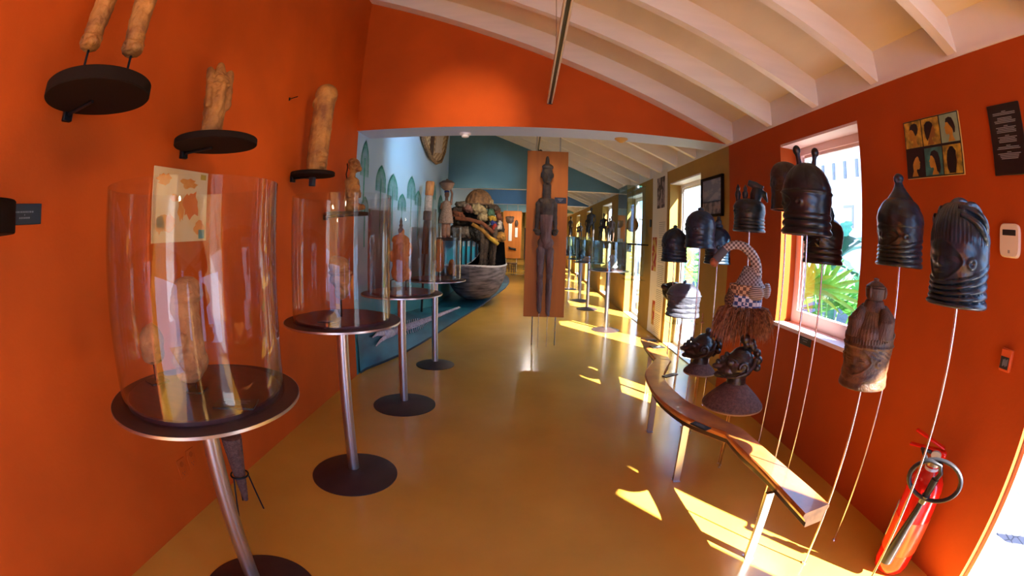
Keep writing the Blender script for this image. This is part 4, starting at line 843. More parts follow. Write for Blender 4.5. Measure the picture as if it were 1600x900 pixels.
# ================================================================== CARVED HELMET MASKS ON RODS
def sstep(a, b_, x): u = max(0, min(1, (x-a)/(b_-a))); return u*u*(3-2*u)
def gau(x, s_): return exp(-(x/s_)**2)
def helmet_mesh(R, H, o):
    """hollow helmet mask; face looks along +x"""
    NT, NZ = 150, 110; vs = []
    rings, amp, slant, nt = o.get('rings', 4), o.get('amp', .07), o.get('slant', .0), o.get('nt', .34)
    fc, fh, fw = o.get('fc', .44), o.get('fh', .17), o.get('fw', .85)
    hair, dome, cone, ratio = o.get('hair', 'ridge'), o.get('dome', .58), o.get('pow', 2.2), o.get('ratio', .88)
    for j in range(NZ+1):
        t = (j/NZ)**.97
        for i in range(NT):
            a = 2*pi*i/NT; d = (a+pi) % (2*pi)-pi     # angle from face
            base = 1 + .045*sstep(.10, 0, t)*o.get('flare', 1) - .03*sstep(.1, .3, t) + .07*sstep(nt-.02, dome, t)
            if t > dome:
                q = (t-dome)/(1-dome); base *= max(.001, 1-q**cone)**(1/cone if cone > 1.4 else .8)
            ntl = nt + slant*(1-cos(d))*.5          # neck rings climb towards the back
            if t < ntl:
                ph = t/ntl*rings; base *= 1 + amp*(abs(sin(pi*ph))**.6-.55)
            m_ = sstep(1.0, .72, abs(d/fw)**1.5 + abs((t-fc)/fh)**1.5)
            v = base
            if m_ > 0:
                f = base*(1-.055) + .02
                f += .070*gau(d, .10)*gau(t-fc+.01, .055) + .03*gau(d, .16)*gau(t-(fc-.035), .022)         # nose
                f += .055*sstep(fc+.03, fc+.10, t)*gau(d, .6)                                              # brow
                for e_ in (.36, -.36): f += .050*gau(d-e_, .17)*gau(t-(fc+.005), .022) - .045*gau(d-e_, .15)*gau(t-(fc+.005), .006)
                f += .045*gau(d, .22)*gau(t-(fc-.085), .010) + .045*gau(d, .20)*gau(t-(fc-.105), .010)
                v = base*(1-m_) + f*m_
                v += .020*gau((abs(d/fw)**1.5 + abs((t-fc)/fh)**1.5)-.93, .08)
            for e_ in (1.12, -1.12):                                                                         # ears
                rr_ = sqrt(((d-e_)/.11)**2 + ((t-fc+.01)/.036)**2); v += .05*gau(rr_-1, .40)
            ht = fc+fh*.75
            if hair == 'ridge' and t > ht: v += .035*sstep(ht, ht+.05, t)*(abs(cos(o.get('k', 7)*d/2 + o.get('sk', 0)*t*6))**.5-.5)*sstep(1, .93, t)
            if hair == 'lobes' and t > ht: v += .075*sstep(ht, ht+.08, t)*(abs(cos(2.5*d))**.7-.4)*sstep(1, .85, t)
            if hair == 'fine' and t > ht: v += .014*cos(46*d)*sstep(ht, ht+.04, t)*sstep(1, .93, t)
            if hair == 'bands' and t > ht: v += .035*(abs(sin((t*11+.9*cos(d-1)))))*sstep(1, .93, t)
            if o.get('headband'): v += .055*gau(t-(ht+.03), .018)
            if o.get('zigzag') and fc+.02 < t < ht+.04 and abs(d) > fw*.8: v += .02*(1 if int(t*40 + abs(d*6) % 2) % 2 else 0)
            v += .008*sin(7*a+13*t)*sin(5*t*9)
            x, y = v*R*cos(a), v*R*ratio*sin(a)
            vs.append((x + o.get('lean', 0)*t*R, y, t*H))
    n = NT; fs = [(j*n+i, j*n+(i+1) % n, (j+1)*n+(i+1) % n, (j+1)*n+i) for j in range(NZ) for i in range(n)]
    fs.append(tuple(NZ*n+i for i in range(n)))
    off = len(vs); k_ = .86                                                                              # hollow inside
    for z in (0, .12, .3, .5, .62): vs += [(vs[i][0]*k_*(1 if z < .55 else .6), vs[i][1]*k_*(1 if z < .55 else .6), z*H) for i in range(n)]
    for j in range(4): fs += [(off+j*n+i, off+(j+1)*n+i, off+(j+1)*n+(i+1) % n, off+j*n+(i+1) % n) for i in range(n)]
    fs.append(tuple(off+4*n+i for i in range(n))[::-1]); fs += [(i, off+i, off+(i+1) % n, (i+1) % n) for i in range(n)]
    return vs, fs
def helmet(lab, x, y, z, R, H, face, m_, o, rodr=.0055, rod=ROD, tilt=0):
    t = thing('helmet_mask', lab, 'mask', (x, y, z), radians(face), 'helmet masks on thin rods')
    mb = M(); v, f = helmet_mesh(R, H, o); mb.add(v, f); h = mb.build('helmet', m_, t, angle=60)
    M().tube([(0, 0, H*.62), (0, 0, -z+.012)], rodr, 10).lathe([(0, -z+.001), (.014, -z+.001), (.012, -z+.010), (0, -z+.012)], n=16).build('rod', rod, t)
    return t
def crest(t, name, mb, m_, voxel=.0045, sm=2, r=.003): return sculpt(mb, name, m_, t, voxel, sm, r, .03)

# A: nearest, tall striped hair
t = helmet('large black carved head mask with swept striped hair, nearest the thermostat', 1.56, .99, 1.418, .138, .372, 172, EBONY, dict(rings=5, amp=.095, slant=.26, nt=.24, fc=.42, fh=.20, hair='fine', dome=.56, pow=2.35, ratio=.95))
b = M()
for q, (yy, w_, zz) in enumerate([(0, .020, 0), (.045, .015, -.012), (-.045, .015, -.012)]):
    b.tube([(-.005+.118*cos(a)*(1-abs(yy)), yy*(1+.5*sin(a)), .225+zz+.145*sin(a)) for a in [2.75-2.35*k/14 for k in range(15)]], w_, 10)
for s_ in (1, -1):
    b.tube([(.095-.20*u, s_*(.075+.060*sin(pi*min(1, u*1.1))), .315-.165*u**1.5) for u in [k/10 for k in range(11)]], [.010+.008*sin(pi*k/10) for k in range(11)], 8)
    b.tube([(.080-.20*u, s_*(.050+.078*sin(pi*min(1, u*1.05))), .345-.14*u**1.7) for u in [k/10 for k in range(11)]], [.008+.007*sin(pi*k/10) for k in range(11)], 8)
b.ell((.01, 0, .370), (.045, .020, .010)); crest(t, 'hair_band', b, EBONY)
# B: spired mask with knob
t = helmet('black head mask with a pointed spire and knobbed top beside the large one', 1.80, 1.565, 1.525, .138, .335, 175, EBONY, dict(rings=5, amp=.075, slant=.18, nt=.28, fc=.42, hair='bands', dome=.58, pow=2.4))
b = M(); b.tube([(0, 0, .25), (.002, 0, .29), (.005, 0, .33), (.008, 0, .365), (.01, 0, .39)], [.125, .100, .070, .042, .024], 20); b.tube([(.01, 0, .38), (.01, 0, .44)], [.022, .024], 14).ell((.01, 0, .425), (.030, .030, .024)).ell((.035, 0, .415), (.012, .012, .018)).ell((.01, 0, .39), (.028, .028, .010))
for k in range(5): b.ell((.07-.01*k, .07*(1-.2*k)*(1), .27+.012*k), (.03, .02, .02))
b.tube(arc((-.02, .07, .22), .07, -.6, 2.4, 12), .016, 8).tube(arc((-.02, -.07, .22), .07, -.6, 2.4, 12), .016, 8)
crest(t, 'spire', b, EBONY)
# C: brown mask with bun and winged hair, front
t = helmet('brown helmet mask with a bun on top, lowest and sunlit at its neck', 1.503, 1.453, 1.005, .128, .345, 196, GOLDW, dict(rings=2, amp=.03, slant=.30, nt=.16, fc=.36, fh=.19, fw=.80, hair='fine', dome=.62, pow=1.9, headband=1, zigzag=1, ratio=.9))
b = M()
for k in range(4):
    a = radians(-20+90*k); c = Vector((cos(a), sin(a), 0)); s_ = Vector((-sin(a), cos(a), 0))
    b.tube([c*.085+Vector((0, 0, .23)), c*.10+Vector((0, 0, .29)), c*.075+Vector((0, 0, .345))], [.058, .046, .012], 14)
b.tube([(0, 0, .25), (0, 0, .37)], [.10, .045], 20)
crest(t, 'winged_hair', b, BROWNW)
b = M().lathe([(0, .36), (.030, .362), (.048, .385), (.052, .42), (.046, .425), (.050, .430), (.030, .445), (.012, .452), (.014, .462), (0, .466)], n=28).ell((.048, .0, .405), (.012, .008, .026)).ell((-.01, .05, .405), (.008, .012, .026)); b.build('bun', BROWNW, t)
b = M(); 
for k in range(34): a = -1.9+3.8*k/33; rr_ = .132; b.rbox((rr_*cos(a), rr_*.9*sin(a), .225-.02*cos(a)), (.012, .008, .022), .002, (0, .0, a))
b.build('hairline_beads', GOLDW, t)
# D: two-knobbed mask in front of the window
t = helmet('large black helmet mask with two round knobs on top, in front of the window', 1.427, 1.948, 1.634, .136, .375, 150, JET, dict(rings=3, amp=.085, slant=.0, nt=.30, fc=.43, fh=.15, hair='ridge', k=9, sk=.35, dome=.52, pow=2.0, headband=1))
for s_ in (1, -1):
    b = M(); b.tube([(.038*s_, .01*s_, .345), (.047*s_, .012*s_, .395), (.052*s_, .013*s_, .425)], [.018, .012, .016], 10).ell((.054*s_, .013*s_, .434), (.022, .020, .027)); b.build('knob', JET, t)
# E: horned mask behind
t = helmet('black helmet mask with a curved horn, lower behind the two-knobbed one', 1.74, 2.19, 1.49, .128, .275, 155, JET, dict(rings=3, amp=.06, nt=.34, fc=.50, hair='ridge', k=5, dome=.60, pow=2.3))
for s_ in (1, -1): M().tube([(-.03, .035*s_, .24), (-.04, .05*s_, .285), (-.03, .055*s_, .32), (.0, .05*s_, .355)], [.026, .020, .014, .003], 10).build('horn', JET, t)
for s_ in (1, -1): M().tube([(.06, .12*s_, .12), (.07, .15*s_, .10), (.09, .16*s_, .115)], [.008, .008, .004], 8).build('side_hook', JET, t)
# F
helmet('small brown-faced black helmet mask half hidden left of the two-knobbed one', 1.757, 2.67, 1.819, .118, .335, 205, EBONY2, dict(rings=1, amp=.01, nt=.30, fc=.52, fh=.17, hair='fine', dome=.62, pow=2.4))
# G: animals and bird on top
t = helmet('sky-tinted black helmet mask topped by small figures and a hooked bird', 1.58, 2.90, 1.66, .120, .235, 175, EBONY, dict(rings=4, amp=.07, nt=.42, fc=.62, fh=.17, hair='ridge', k=5, dome=.62, pow=2.6))
for k, (x_, y_) in enumerate([(.080, -.035), (.030, -.013)]):
    b = M(); b.ell((x_, y_, .262), (.024, .022, .036)).ell((x_, y_, .305), (.016, .016, .018)).ell((x_, y_, .323), (.007, .007, .014)).cap((x_, y_, .19), (x_, y_, .25), .018, .018); crest(t, 'small_figure', b, EBONY, .004, 1)
b = M(); b.tube([(-.035, .015, .19), (-.045, .02, .27), (-.05, .022, .31)], [.040, .046, .036], 12).tube([(.01, -.005, .350), (-.04, .017, .335), (-.095, .04, .312)], [.022, .026, .020], 12).tube([(-.06, .025, .29), (-.105, .045, .27), (-.125, .054, .215)], [.034, .024, .006], 10); crest(t, 'bird', b, EBONY, .005, 2)
# H: blue-lit plain rounded
t = helmet('plain rounded sky-tinted black helmet mask with a tiny top knot before the tall window', 1.40, 3.42, 1.517, .124, .305, 165, EBONY, dict(rings=3, amp=.05, nt=.36, fc=.50, fh=.14, hair='none', dome=.55, pow=2.1))
M().ell((0, 0, .312), (.026, .02, .016)).build('top_knot', EBONY, t)
# I behind H
t = helmet('tall black helmet mask with a lumpy crest behind the woven trunked headdress', 1.79, 3.91, 1.377, .130, .345, 190, EBONY, dict(rings=4, amp=.06, nt=.30, fc=.46, hair='ridge', k=5, dome=.55, pow=2.0))
crest(t, 'crest', M().ell((0, 0, .35), (.05, .04, .03)).ell((.0, .0, .39), (.03, .035, .03)).ell((0, .0, .425), (.02, .02, .02)).ell((.04, 0, .36), (.02, .02, .03)), EBONY)
# M: bow topped, leftmost
t = helmet('leftmost dark helmet mask with a flat bow on top, before the tall window', 1.50, 4.35, 1.357, .130, .345, 170, EBONY, dict(rings=4, amp=.06, nt=.38, fc=.48, hair='lobes', dome=.55, pow=1.75))
crest(t, 'bow', M().ell((.0, -.035, .355), (.016, .040, .012), (.25, 0, 0)).ell((0, .035, .355), (.016, .040, .012), (-.25, 0, 0)).ell((0, 0, .345), (.02, .02, .02)), EBONY, .004, 1)
# N: sunlit grey mask
GREYW = mat('polished_grey_black_wood', (.10, .10, .125), .28, col2=(.04, .04, .055), vscale=9, spec=.8, bump=.15, bscale=60)
t = helmet('grey shining helmet mask in full sun below the leftmost ones', 1.50, 4.0, .868, .160, .315, 150, GREYW, dict(rings=3, amp=.06, slant=.05, nt=.38, fc=.50, fh=.14, hair='none', dome=.58, pow=2.2, headband=1), tilt=.1)
crest(t, 'bow', M().ell((0, .0, .295), (.02, .02, .02)).ell((-.0, .022, .318), (.014, .030, .012), (.6, 0, 0)).ell((0, -.022, .318), (.014, .030, .012), (-.6, 0, 0)), GREYW, .004, 1)
M().tube([(.02, -.14, .12), (.03, -.15, .20), (.0, -.10, .27)], .003, 6).build('cord', SHELF, t); M().tube(arc((.02, -.150, .15), .030, 0, 2*pi, 20), .012, 8, False).build('ear_ring', GREYW, t)
# N2: brown animal-like mask behind N
t = thing('animal_mask', 'dark brown mask with a round painted eye behind the sunlit grey one', 'mask', (1.87, 4.36, .74), radians(200)); b = M(); b.ell((0, 0, .22), (.11, .11, .14)).cap((.03, 0, .14), (.10, 0, .05), .075, .05).ell((.12, 0, .02), (.06, .05, .03)).ell((.10, 0, .08), (.05, .055, .03)).ell((-.02, .06, .33), (.03, .03, .05)).ell((-.02, -.06, .33), (.03, .03, .05))
sculpt(b, 'face', EBONY2, t, .007, 1, .01, .05)
for s_ in (1, -1): M().lathe([(0, 0), (.020, 0), (.026, .006), (.014, .010), (0, .010)], n=20).build('eye', mat('painted_eye_ring', (.65, .30, .18), .6), t); q = t.children[-1]; q.rotation_euler = (0, pi/2-.3, s_*.7); q.location = (.085, .07*s_, .23)
M().tube([(0, 0, .1), (0, 0, -.74)], .005, 8).build('rod', ROD, t); M().tube([(-.02, -.1, .26), (-.03, -.2, .30)], .003, 6).build('whisker', BLACKM, t)

# ---- horned faces on woven cones
def coned_face(lab, x, y, zb_, rb, hb, face, s_, k):
    t = thing('mask_on_woven_cone', lab, 'mask', (x, y, zb_), radians(face))
    prof = [(rb*.98, -.012), (rb, 0)]; NR = 9
    for i in range(NR*6+1): u = i/(NR*6); prof.append(((rb + (.062*s_-rb)*(u**1.2)) + .0040*abs(sin(pi*NR*u)), hb*u))
    prof.append((0, hb)); M().lathe(prof, n=64).build('woven_cone', BASKET, t, angle=75)
    M().tube(arc((0, 0, -.006), rb*.985, 0, 2*pi, 48, 'xy'), .006, 8, False).build('cone_rim', mat('tan_cane%d' % k, (.42, .22, .09), .7), t)
    b = M(); z0 = hb; S = s_
    b.tube([(0, 0, z0-.01), (0, 0, z0+.05*S)], [.070*S, .068*S], 24).ell((-.005*S, 0, z0+.125*S), (.112*S, .098*S, .100*S)).ell((.05*S, 0, z0+.085*S), (.095*S, .076*S, .062*S)).ell((-.015*S, 0, z0+.17*S), (.082*S, .078*S, .078*S))
    b.cap((.09*S, 0, z0+.115*S), (.172*S, 0, z0+.108*S), .040*S, .018*S).cap((.08*S, 0, z0+.062*S), (.150*S, 0, z0+.050*S), .040*S, .020*S).ell((.135*S, 0, z0+.085*S), (.016*S, .030*S, .010*S))
    for q in range(3): b.ell((.150*S-.028*q*S, 0, z0+(.140+.026*q)*S), (.018*S, .018*S, .018*S))
    for e_ in (1, -1):
        b.ell((.070*S, .066*S*e_, z0+.150*S), (.026*S, .014*S, .016*S)).tube([(.09*S, .050*S*e_, z0+.175*S), (.065*S, .076*S*e_, z0+.18*S), (.035*S, .086*S*e_, z0+.165*S)], .007*S, 8)
        b.tube([(.15*S, .022*S*e_, z0+.064*S), (.10*S, .072*S*e_, z0+.052*S), (.03*S, .100*S*e_, z0+.060*S), (-.04*S, .104*S*e_, z0+.090*S), (-.09*S, .080*S*e_, z0+.13*S), (-.11*S, .05*S*e_, z0+.18*S)], [.004*S, .007*S, .010*S, .014*S, .018*S, .016*S], 8)
        b.tube(arc((-.020*S, .096*S*e_, z0+.125*S), .030*S, -.4, 3.9, 16), .011*S, 8)
    for q in range(5):
        a_ = 1.75+.42*q; b.ell((-.02*S+.125*S*cos(a_), 0, z0+.145*S+.125*S*sin(a_)), (.030*S, .036*S, .030*S))
    if k: b.ell((-.03*S, 0, z0+.30*S), (.042*S, .038*S, .036*S)).ell((-.075*S, 0, z0+.275*S), (.034*S, .036*S, .034*S))
    sculpt(b, 'face', EBONY2, t, .0042*S, 2, .004, .05)
    if not k: M().tube([(-.07*S, 0, z0+.235*S), (-.12*S, 0, z0+.26*S), (-.165*S, 0, z0+.22*S), (-.160*S, 0, z0+.13*S), (-.10*S, 0, z0+.06*S)], [.008, .010, .012, .012, .010], 10, flat=1.5).build('loop_handle', EBONY2, t)
    else:
        M().tube([(-.02*S, -.09*S, z0+.06*S), (-.08*S, -.10*S, z0+.06*S), (-.125*S, -.06*S, z0+.10*S), (-.135*S, 0, z0+.17*S)], [.012, .020, .022, .016], 10).build('curled_ear', EBONY2, t)
    for q, (dx, dy) in enumerate([(0, .0), (.012, .035), (.012, -.03)]): M().tube([(dx, dy, .01), (dx*1.0, dy, -zb_+.012)], .0045 if q else .006, 8).lathe([(0, -zb_+.001), (.012, -zb_+.001), (0, -zb_+.014)], c=(dx, dy, 0), n=12).build('rod', mat('brass_rod', (.62, .42, .18), .3, 1.0) if 'brass_rod' not in bpy.data.materials else bpy.data.materials['brass_rod'], t)
    return t
coned_face('large black beaked face on a wide coiled woven cone, lowest by the curved rail', 1.462, 2.676, .490, .222, .155, 165, 1.0, 1)
coned_face('smaller black beaked face with a loop handle on a small woven cone', 1.43, 3.282, .545, .132, .075, 158, .96, 0)

# ---- woven headdress with curling trunk
t = thing('trunked_headdress', 'woven headdress with a tall curling trunk, patterned bands and brown hair fringe', 'headdress', (1.535, 2.815, 1.0), radians(152))
WV = two_tone('black_white_weave', (.10, .07, .07), (.55, .50, .47), 'wave', 26, .8, (1, 1, 1)); WV.node_tree.nodes
BEAD1 = two_tone('tan_brown_diamonds', (.12, .06, .035), (.55, .36, .20), 'checker', 42, .75); BEAD2 = two_tone('white_blue_diamonds', (.03, .07, .22), (.70, .74, .82), 'checker', 38, .7)
# local +x points to the trunk tip side
pts = [(-.035, 0, .28), (-.05, 0, .34), (-.065, 0, .40), (-.055, 0, .46), (-.02, 0, .515), (.035, 0, .555), (.09, 0, .565), (.14, 0, .55), (.175, 0, .525)]
rad = [.075, .058, .042, .036, .034, .032, .030, .028, .026]
fine = []; fr = []
for k in range(len(pts)-1):
    for q in range(8): u = q/8; fine.append(Vector(pts[k]).lerp(Vector(pts[k+1]), u)); fr.append((rad[k]*(1-u)+rad[k+1]*u)*(1+.05*(q % 2)))
for _ in range(6): fine = [fine[0]] + [(fine[i-1]+fine[i]*2+fine[i+1])/4 for i in range(1, len(fine)-1)] + [fine[-1]]
tm = two_tone('striped_trunk_weave', (.14, .10, .09), (.60, .55, .50), 'checker', 60, .8, (1, .4, 1)); M().tube(fine, fr, 24).build('trunk', tm, t, angle=80)
M().tube([(.168, 0, .53), (.205, 0, .485), (.232, 0, .45)], [.029, .031, .033], 20).build('trunk_sleeve', mat('grey_cloth', (.10, .105, .12), .8), t)
M().ell((.245, 0, .432), (.034, .034, .034), n=24).build('trunk_tip', mat('red_brown_tip', (.45, .13, .05), .5, col2=(.12, .05, .03), vscale=30), t)
pr = [(0, .12), (.118, .12), (.125, .17)]; M().lathe(pr+[(.122, .23), (0, .23)], n=48, sy=.85).build('blue_white_band', BEAD2, t)
M().lathe([(.10, .22), (.126, .225), (.124, .295), (.10, .30)], n=48, sy=.86).build('tan_band', BEAD1, t)
prof = [(.112, .29)]
for k in range(60): u = k/59; prof.append((.118+(.046-.118)*u**.8 + .003*(k % 2), .295+.135*u))
M().lathe(prof+[(0, .435)], c=(-.022, 0, -.01), n=48, sy=.9).build('woven_cap', two_tone('diagonal_grey_weave', (.16, .13, .13), (.52, .50, .50), 'checker', 70, .8, (1, .3, 1)), t, angle=80)
b = M().ell((.085, .0, .20), (.055, .08, .10)).ell((.10, .045, .13), (.03, .035, .05)).ell((.10, -.045, .13), (.03, .035, .05)).ell((.125, 0, .18), (.03, .03, .05)); sculpt(b, 'face_panel', two_tone('dark_beaded_face', (.05, .025, .02), (.26, .15, .08), 'checker', 90, .8), t, .006, 1, .01, .02)
for k in range(9): M().ell((.138-.003*k, -.035+.002*k, .11+.02*k), (.006, .006, .006), n=8).build('gold_bead', mat('gold_bead', (.75, .45, .08), .4) if k == 0 else bpy.data.materials['gold_bead'], t)
for s_, nm in ((1, 'ear'), (-1, 'ear')):
    b = M().ell((-.06, .09*s_, .25), (.05, .05, .050)).ell((-.085, .10*s_, .25), (.045, .035, .05)) if s_ > 0 else M().ell((-.11, -.03, .26), (.050, .06, .045)).ell((-.155, -.03, .262), (.030, .050, .055)); sculpt(b, nm, WV, t, .006, 1, .006, .02)
mb = M(); rq = random.Random(5)
for k in range(2000):
    a = rq.uniform(0, 2*pi); r0 = rq.uniform(.08, .13); L = rq.uniform(.09, .17)*(1.15 if cos(a) > .3 else 1); z0 = rq.uniform(.06, .15); fl = rq.uniform(.3, 1.25)
    c = Vector((r0*cos(a), r0*sin(a)*.9, z0)); d = Vector((cos(a+rq.uniform(-.3, .3)), sin(a+rq.uniform(-.3, .3)), 0))
    p1 = c + d*.045*fl*1.2; p1.z -= .01; p2 = c + d*.085*fl; p2.z -= L*.55; p3 = c + d*.095*fl; p3.z -= L
    mb.tube([c, p1, p2, p3], [.0035, .0035, .0025, .0006], 3, False)
o = mb.build('hair_fringe', RAFFIA, t); o['kind'] = 'stuff'
M().tube([(0, 0, .2), (0, 0, -1.0)], .006, 8).build('rod', ROD, t)

# ================================================================== CURVED RAIL (BENCH-LIKE)
HB = .50; K = (1.55-HB)/(1.55-.62)
Lp = [(1.06, 1.137), (1.06, 1.291), (1.063, 1.518), (1.055, 1.751), (1.052, 1.948), (.978, 2.064), (.903, 2.194), (.852, 2.391), (.835, 2.635), (.873, 2.965), (.944, 3.157), (1.078, 3.412)]
Rp = [(1.211, 1.16), (1.206, 1.322), (1.19, 1.582), (1.176, 1.908), (1.172, 1.984), (1.122, 2.105), (1.073, 2.272), (1.011, 2.42), (.989, 2.677), (.999, 2.87), (1.046, 3.037), (1.198, 3.35)]
def densify(P, n, mask):
    out = []
    for i in range(len(P)-1):
        a, b_ = P[i], P[i+1]; a0 = P[i-1] if i and mask(i) else a; b1 = P[i+2] if i+2 < len(P) and mask(i+1) else b_
        for q in range(n):
            u = q/n; f = lambda k: .5*((2*a[k]) + (-a0[k]+b_[k])*u + (2*a0[k]-5*a[k]+4*b_[k]-b1[k])*u*u + (-a0[k]+3*a[k]-3*b_[k]+b1[k])*u**3)
            out.append((f(0), f(1)))
    return out + [P[-1]]
def profile_rail(LP, RP, top, th, name, parent, m_):
    n = len(LP); vs = []
    # cross-section offsets: (fraction across from left edge in m, z)
    for (lx, ly), (rx, ry) in zip(LP, RP):
        l = Vector((lx, ly, 0)); r = Vector((rx, ry, 0)); d = (r-l).normalized()
        sec = [(l+d*.008, top), (l+d*.001, top-.006), (l, top-.018), (l+d*.006, top-.026), (l+d*.016, top-.034), (l+d*.022, top-.048), (l+d*.034, top-.056), (l+d*.036, top-th+.004), (l+d*.040, top-th), (r-d*.020, top-th), (r-d*.018, top-.04), (r-d*.002, top-.022), (r, top-.010), (r-d*.008, top)]
        vs += [(p.x, p.y, z) for p, z in sec]
    q = 14; fs = [(i*q+k, i*q+(k+1) % q, (i+1)*q+(k+1) % q, (i+1)*q+k) for i in range(n-1) for k in range(q)]
    mb = M().add(vs, fs, 0).add(vs[:q], [tuple(range(q))], 1).add(vs[-q:], [tuple(range(q))], 1)
    # darker groove faces
    for i in range(n-1):
        for k in (5, 6): mb.mi[i*q+k] = 2
    return mb.build(name, m_, parent, smooth=True, angle=35)
t = thing('curved_rail', 'low varnished wooden rail curving like an S on square steel legs before the masks', 'bench', (0, 0, 0))
smooth_i = lambda i: i not in (0, 4) and i < 11
Lk = [(a*K, b_*K) for a, b_ in Lp]; Rk = [(a*K, b_*K) for a, b_ in Rp]
profile_rail(densify(Lk, 6, smooth_i), densify(Rk, 6, smooth_i), HB, .085, 'rail_top', t, [BENCH, BENCHEND, DKWOOD])
for k, (x, y) in enumerate([(1.215, 1.62), (1.06, 2.52), (1.085, 3.35)]):
    M().box((x, y, (HB-.084)/2), (.046, .022, HB-.084)).build('leg', STEEL, t, smooth=False)
    M().box((x, y, .002), (.05, .05, .004)).build('foot_plate', STEEL, t, smooth=False)
t2 = thing('curved_rail', 'short far piece of wooden rail beyond the S-shaped one', 'bench', (0, 0, 0))
Lq = [(1.068*K, 3.50*K), (1.095*K, 3.80*K), (1.124*K, 4.082*K), (1.153*K, 4.194*K)]; Rq = [(1.225*K, 3.46*K), (1.262*K, 3.78*K), (1.290*K, 4.07*K), (1.299*K, 4.171*K)]
Lq[0] = (Lk[-1][0]-.002, Lk[-1][1]+.012); Rq[0] = (Rk[-1][0], Rk[-1][1]+.012)
profile_rail(densify(Lq, 3, lambda i: True), densify(Rq, 3, lambda i: True), HB, .085, 'rail_top', t2, [BENCH, BENCHEND, DKWOOD])
M().box((1.30, 4.30, (HB-.084)/2), (.040, .014, HB-.084)).build('leg', STEEL, t2, smooth=False)
caption(1.065, 2.30, HB, 'dark caption plate on the rail where the curve straightens', .13, .055, radians(118))
caption(1.19, 3.32, HB, 'dark caption plate on the rail by the far notch of the S curve', .15, .05, radians(30))
caption(1.36, 4.28, HB, 'blue grey caption plate on the short far rail piece, its nearer one', .14, .10, radians(10))
caption(1.38, 4.58, HB, 'blue grey caption plate at the far tip of the short rail piece', .12, .07, radians(10))
t = tag(M().box((0, 0, 0), (.32, .24, .010)).build('glass_shelf', VITR, None, (1.72, 4.62, .62), smooth=False), 'small aqua glass shelf near the floor before the tall window', 'shelf')
t.location.z = .70; M().tube([(0, 0, 0), (0, 0, -.70)], .008, 8).build('leg', ROD, t)

# ================================================================== RIGHT WALL NEAR OBJECTS
HAIRBG = mat('gold_print', (.58, .38, .04), .35, col2=(.16, .12, .02), vscale=22); FACE = mat('amber_face_print', (.52, .27, .03), .35, var=.35, vscale=14); FACE2 = mat('brown_face_print', (.22, .10, .02), .35); HAIRB = mat('black_hair_print', (.008, .008, .012), .3); TEALP = mat('teal_print', (.05, .22, .20), .35, var=.5, vscale=20); GREENP = mat('pale_green_print', (.30, .45, .30), .35, var=.3, vscale=8)
t = thing('photo_poster', 'square poster of six portraits of braided hairstyles on the orange wall', 'poster', (XR-.010, 1.565, 2.187))
M().rbox((.002, 0, 0), (.014, .475, .335), .002).build('board', mat('gold_edge', (.5, .33, .08), .5), t)
def gp(pts, x=-.0062): return [(x, p[0], p[1]) for p in pts]
cells = [(-1, 1, 'r'), (0, 1, 'r'), (1, 1, 'l'), (-1, 0, 'r'), (0, 0, 'l'), (1, 0, 'l')]
for ci, (cx, cz) in enumerate([(.155, .083), (0, .083), (-.155, .083), (.155, -.083), (0, -.083), (-.155, -.083)]):
    bgm = [HAIRBG, HAIRBG, GREENP, HAIRB, TEALP, HAIRBG][ci]
    q = M().box((-.0060, cx, cz), (.001, .146, .152)).build('portrait', bgm, t, smooth=False)
    # profile heads; sgn=+1 looks to the right in the picture (towards -y)
    sgn = [-1, 1, -1, 1, -1, 1][ci]; sc_ = .92
    prof_ = [(-.010, .050), (.018, .046), (.030, .030), (.032, .018), (.044, .002), (.036, -.004), (.040, -.014), (.036, -.020), (.038, -.026), (.028, -.038), (.008, -.036), (.004, -.046), (.020, -.079), (-.040, -.079), (-.024, -.045), (-.028, -.010), (-.026, .030)]
    hair_ = {0: [(.034, .030), (.026, .052), (.010, .066), (-.020, .070), (-.044, .060), (-.050, .030), (-.040, .004), (-.022, -.012), (-.012, .004), (-.002, .024), (.016, .034)],
             1: [(.020, .048), (.0, .062), (-.030, .064), (-.056, .046), (-.060, .010), (-.050, -.035), (-.036, -.055), (-.018, -.030), (.0, .0), (.012, .02), (.024, .034)],
             2: [(.030, .034), (.022, .056), (-.004, .064), (-.030, .056), (-.044, .030), (-.052, .0), (-.046, -.030), (-.034, -.034), (-.026, -.008), (-.010, .010), (.010, .034)],
             3: [(.024, .044), (.004, .060), (-.022, .062), (-.040, .044), (-.044, .012), (-.030, -.012), (-.018, .012), (.0, .034)],
             4: [(.030, .036), (.016, .060), (-.014, .066), (-.042, .050), (-.056, .012), (-.060, -.040), (-.050, -.074), (-.026, -.060), (-.016, -.020), (-.006, .014), (.012, .034)],
             5: [(.030, .020), (.034, .044), (.008, .072), (-.014, .074), (-.040, .050), (-.052, .0), (-.048, -.050), (-.030, -.079), (.020, -.079), (.030, -.040), (.034, -.010)]}[ci]
    tr = lambda P: [(cx - sgn*u*sc_, cz + v*sc_) for u, v in P]
    M().add(gp(tr(prof_), -.0066), [tuple(range(len(prof_)))]).build('face_print', FACE2 if ci in (1, 5) else FACE, q, smooth=False)
    M().add(gp(tr(hair_), -.0072), [tuple(range(len(hair_)))]).build('hair_print', HAIRB, q, smooth=False)
for dz_ in (0,): M().box((-.0050, 0, 0), (.0012, .47, .33)).build('black_ground', HAIRB, t, smooth=False)
t = thing('text_poster', 'black poster with centred grey paragraphs at the right picture edge', 'poster', (XR-.008, .985, 2.17)); M().rbox((0, 0, 0), (.012, .235, .335), .002).build('board', mat('black_print', (.010, .008, .010), .35), t)
mb = M(); rq = random.Random(2); z = .13
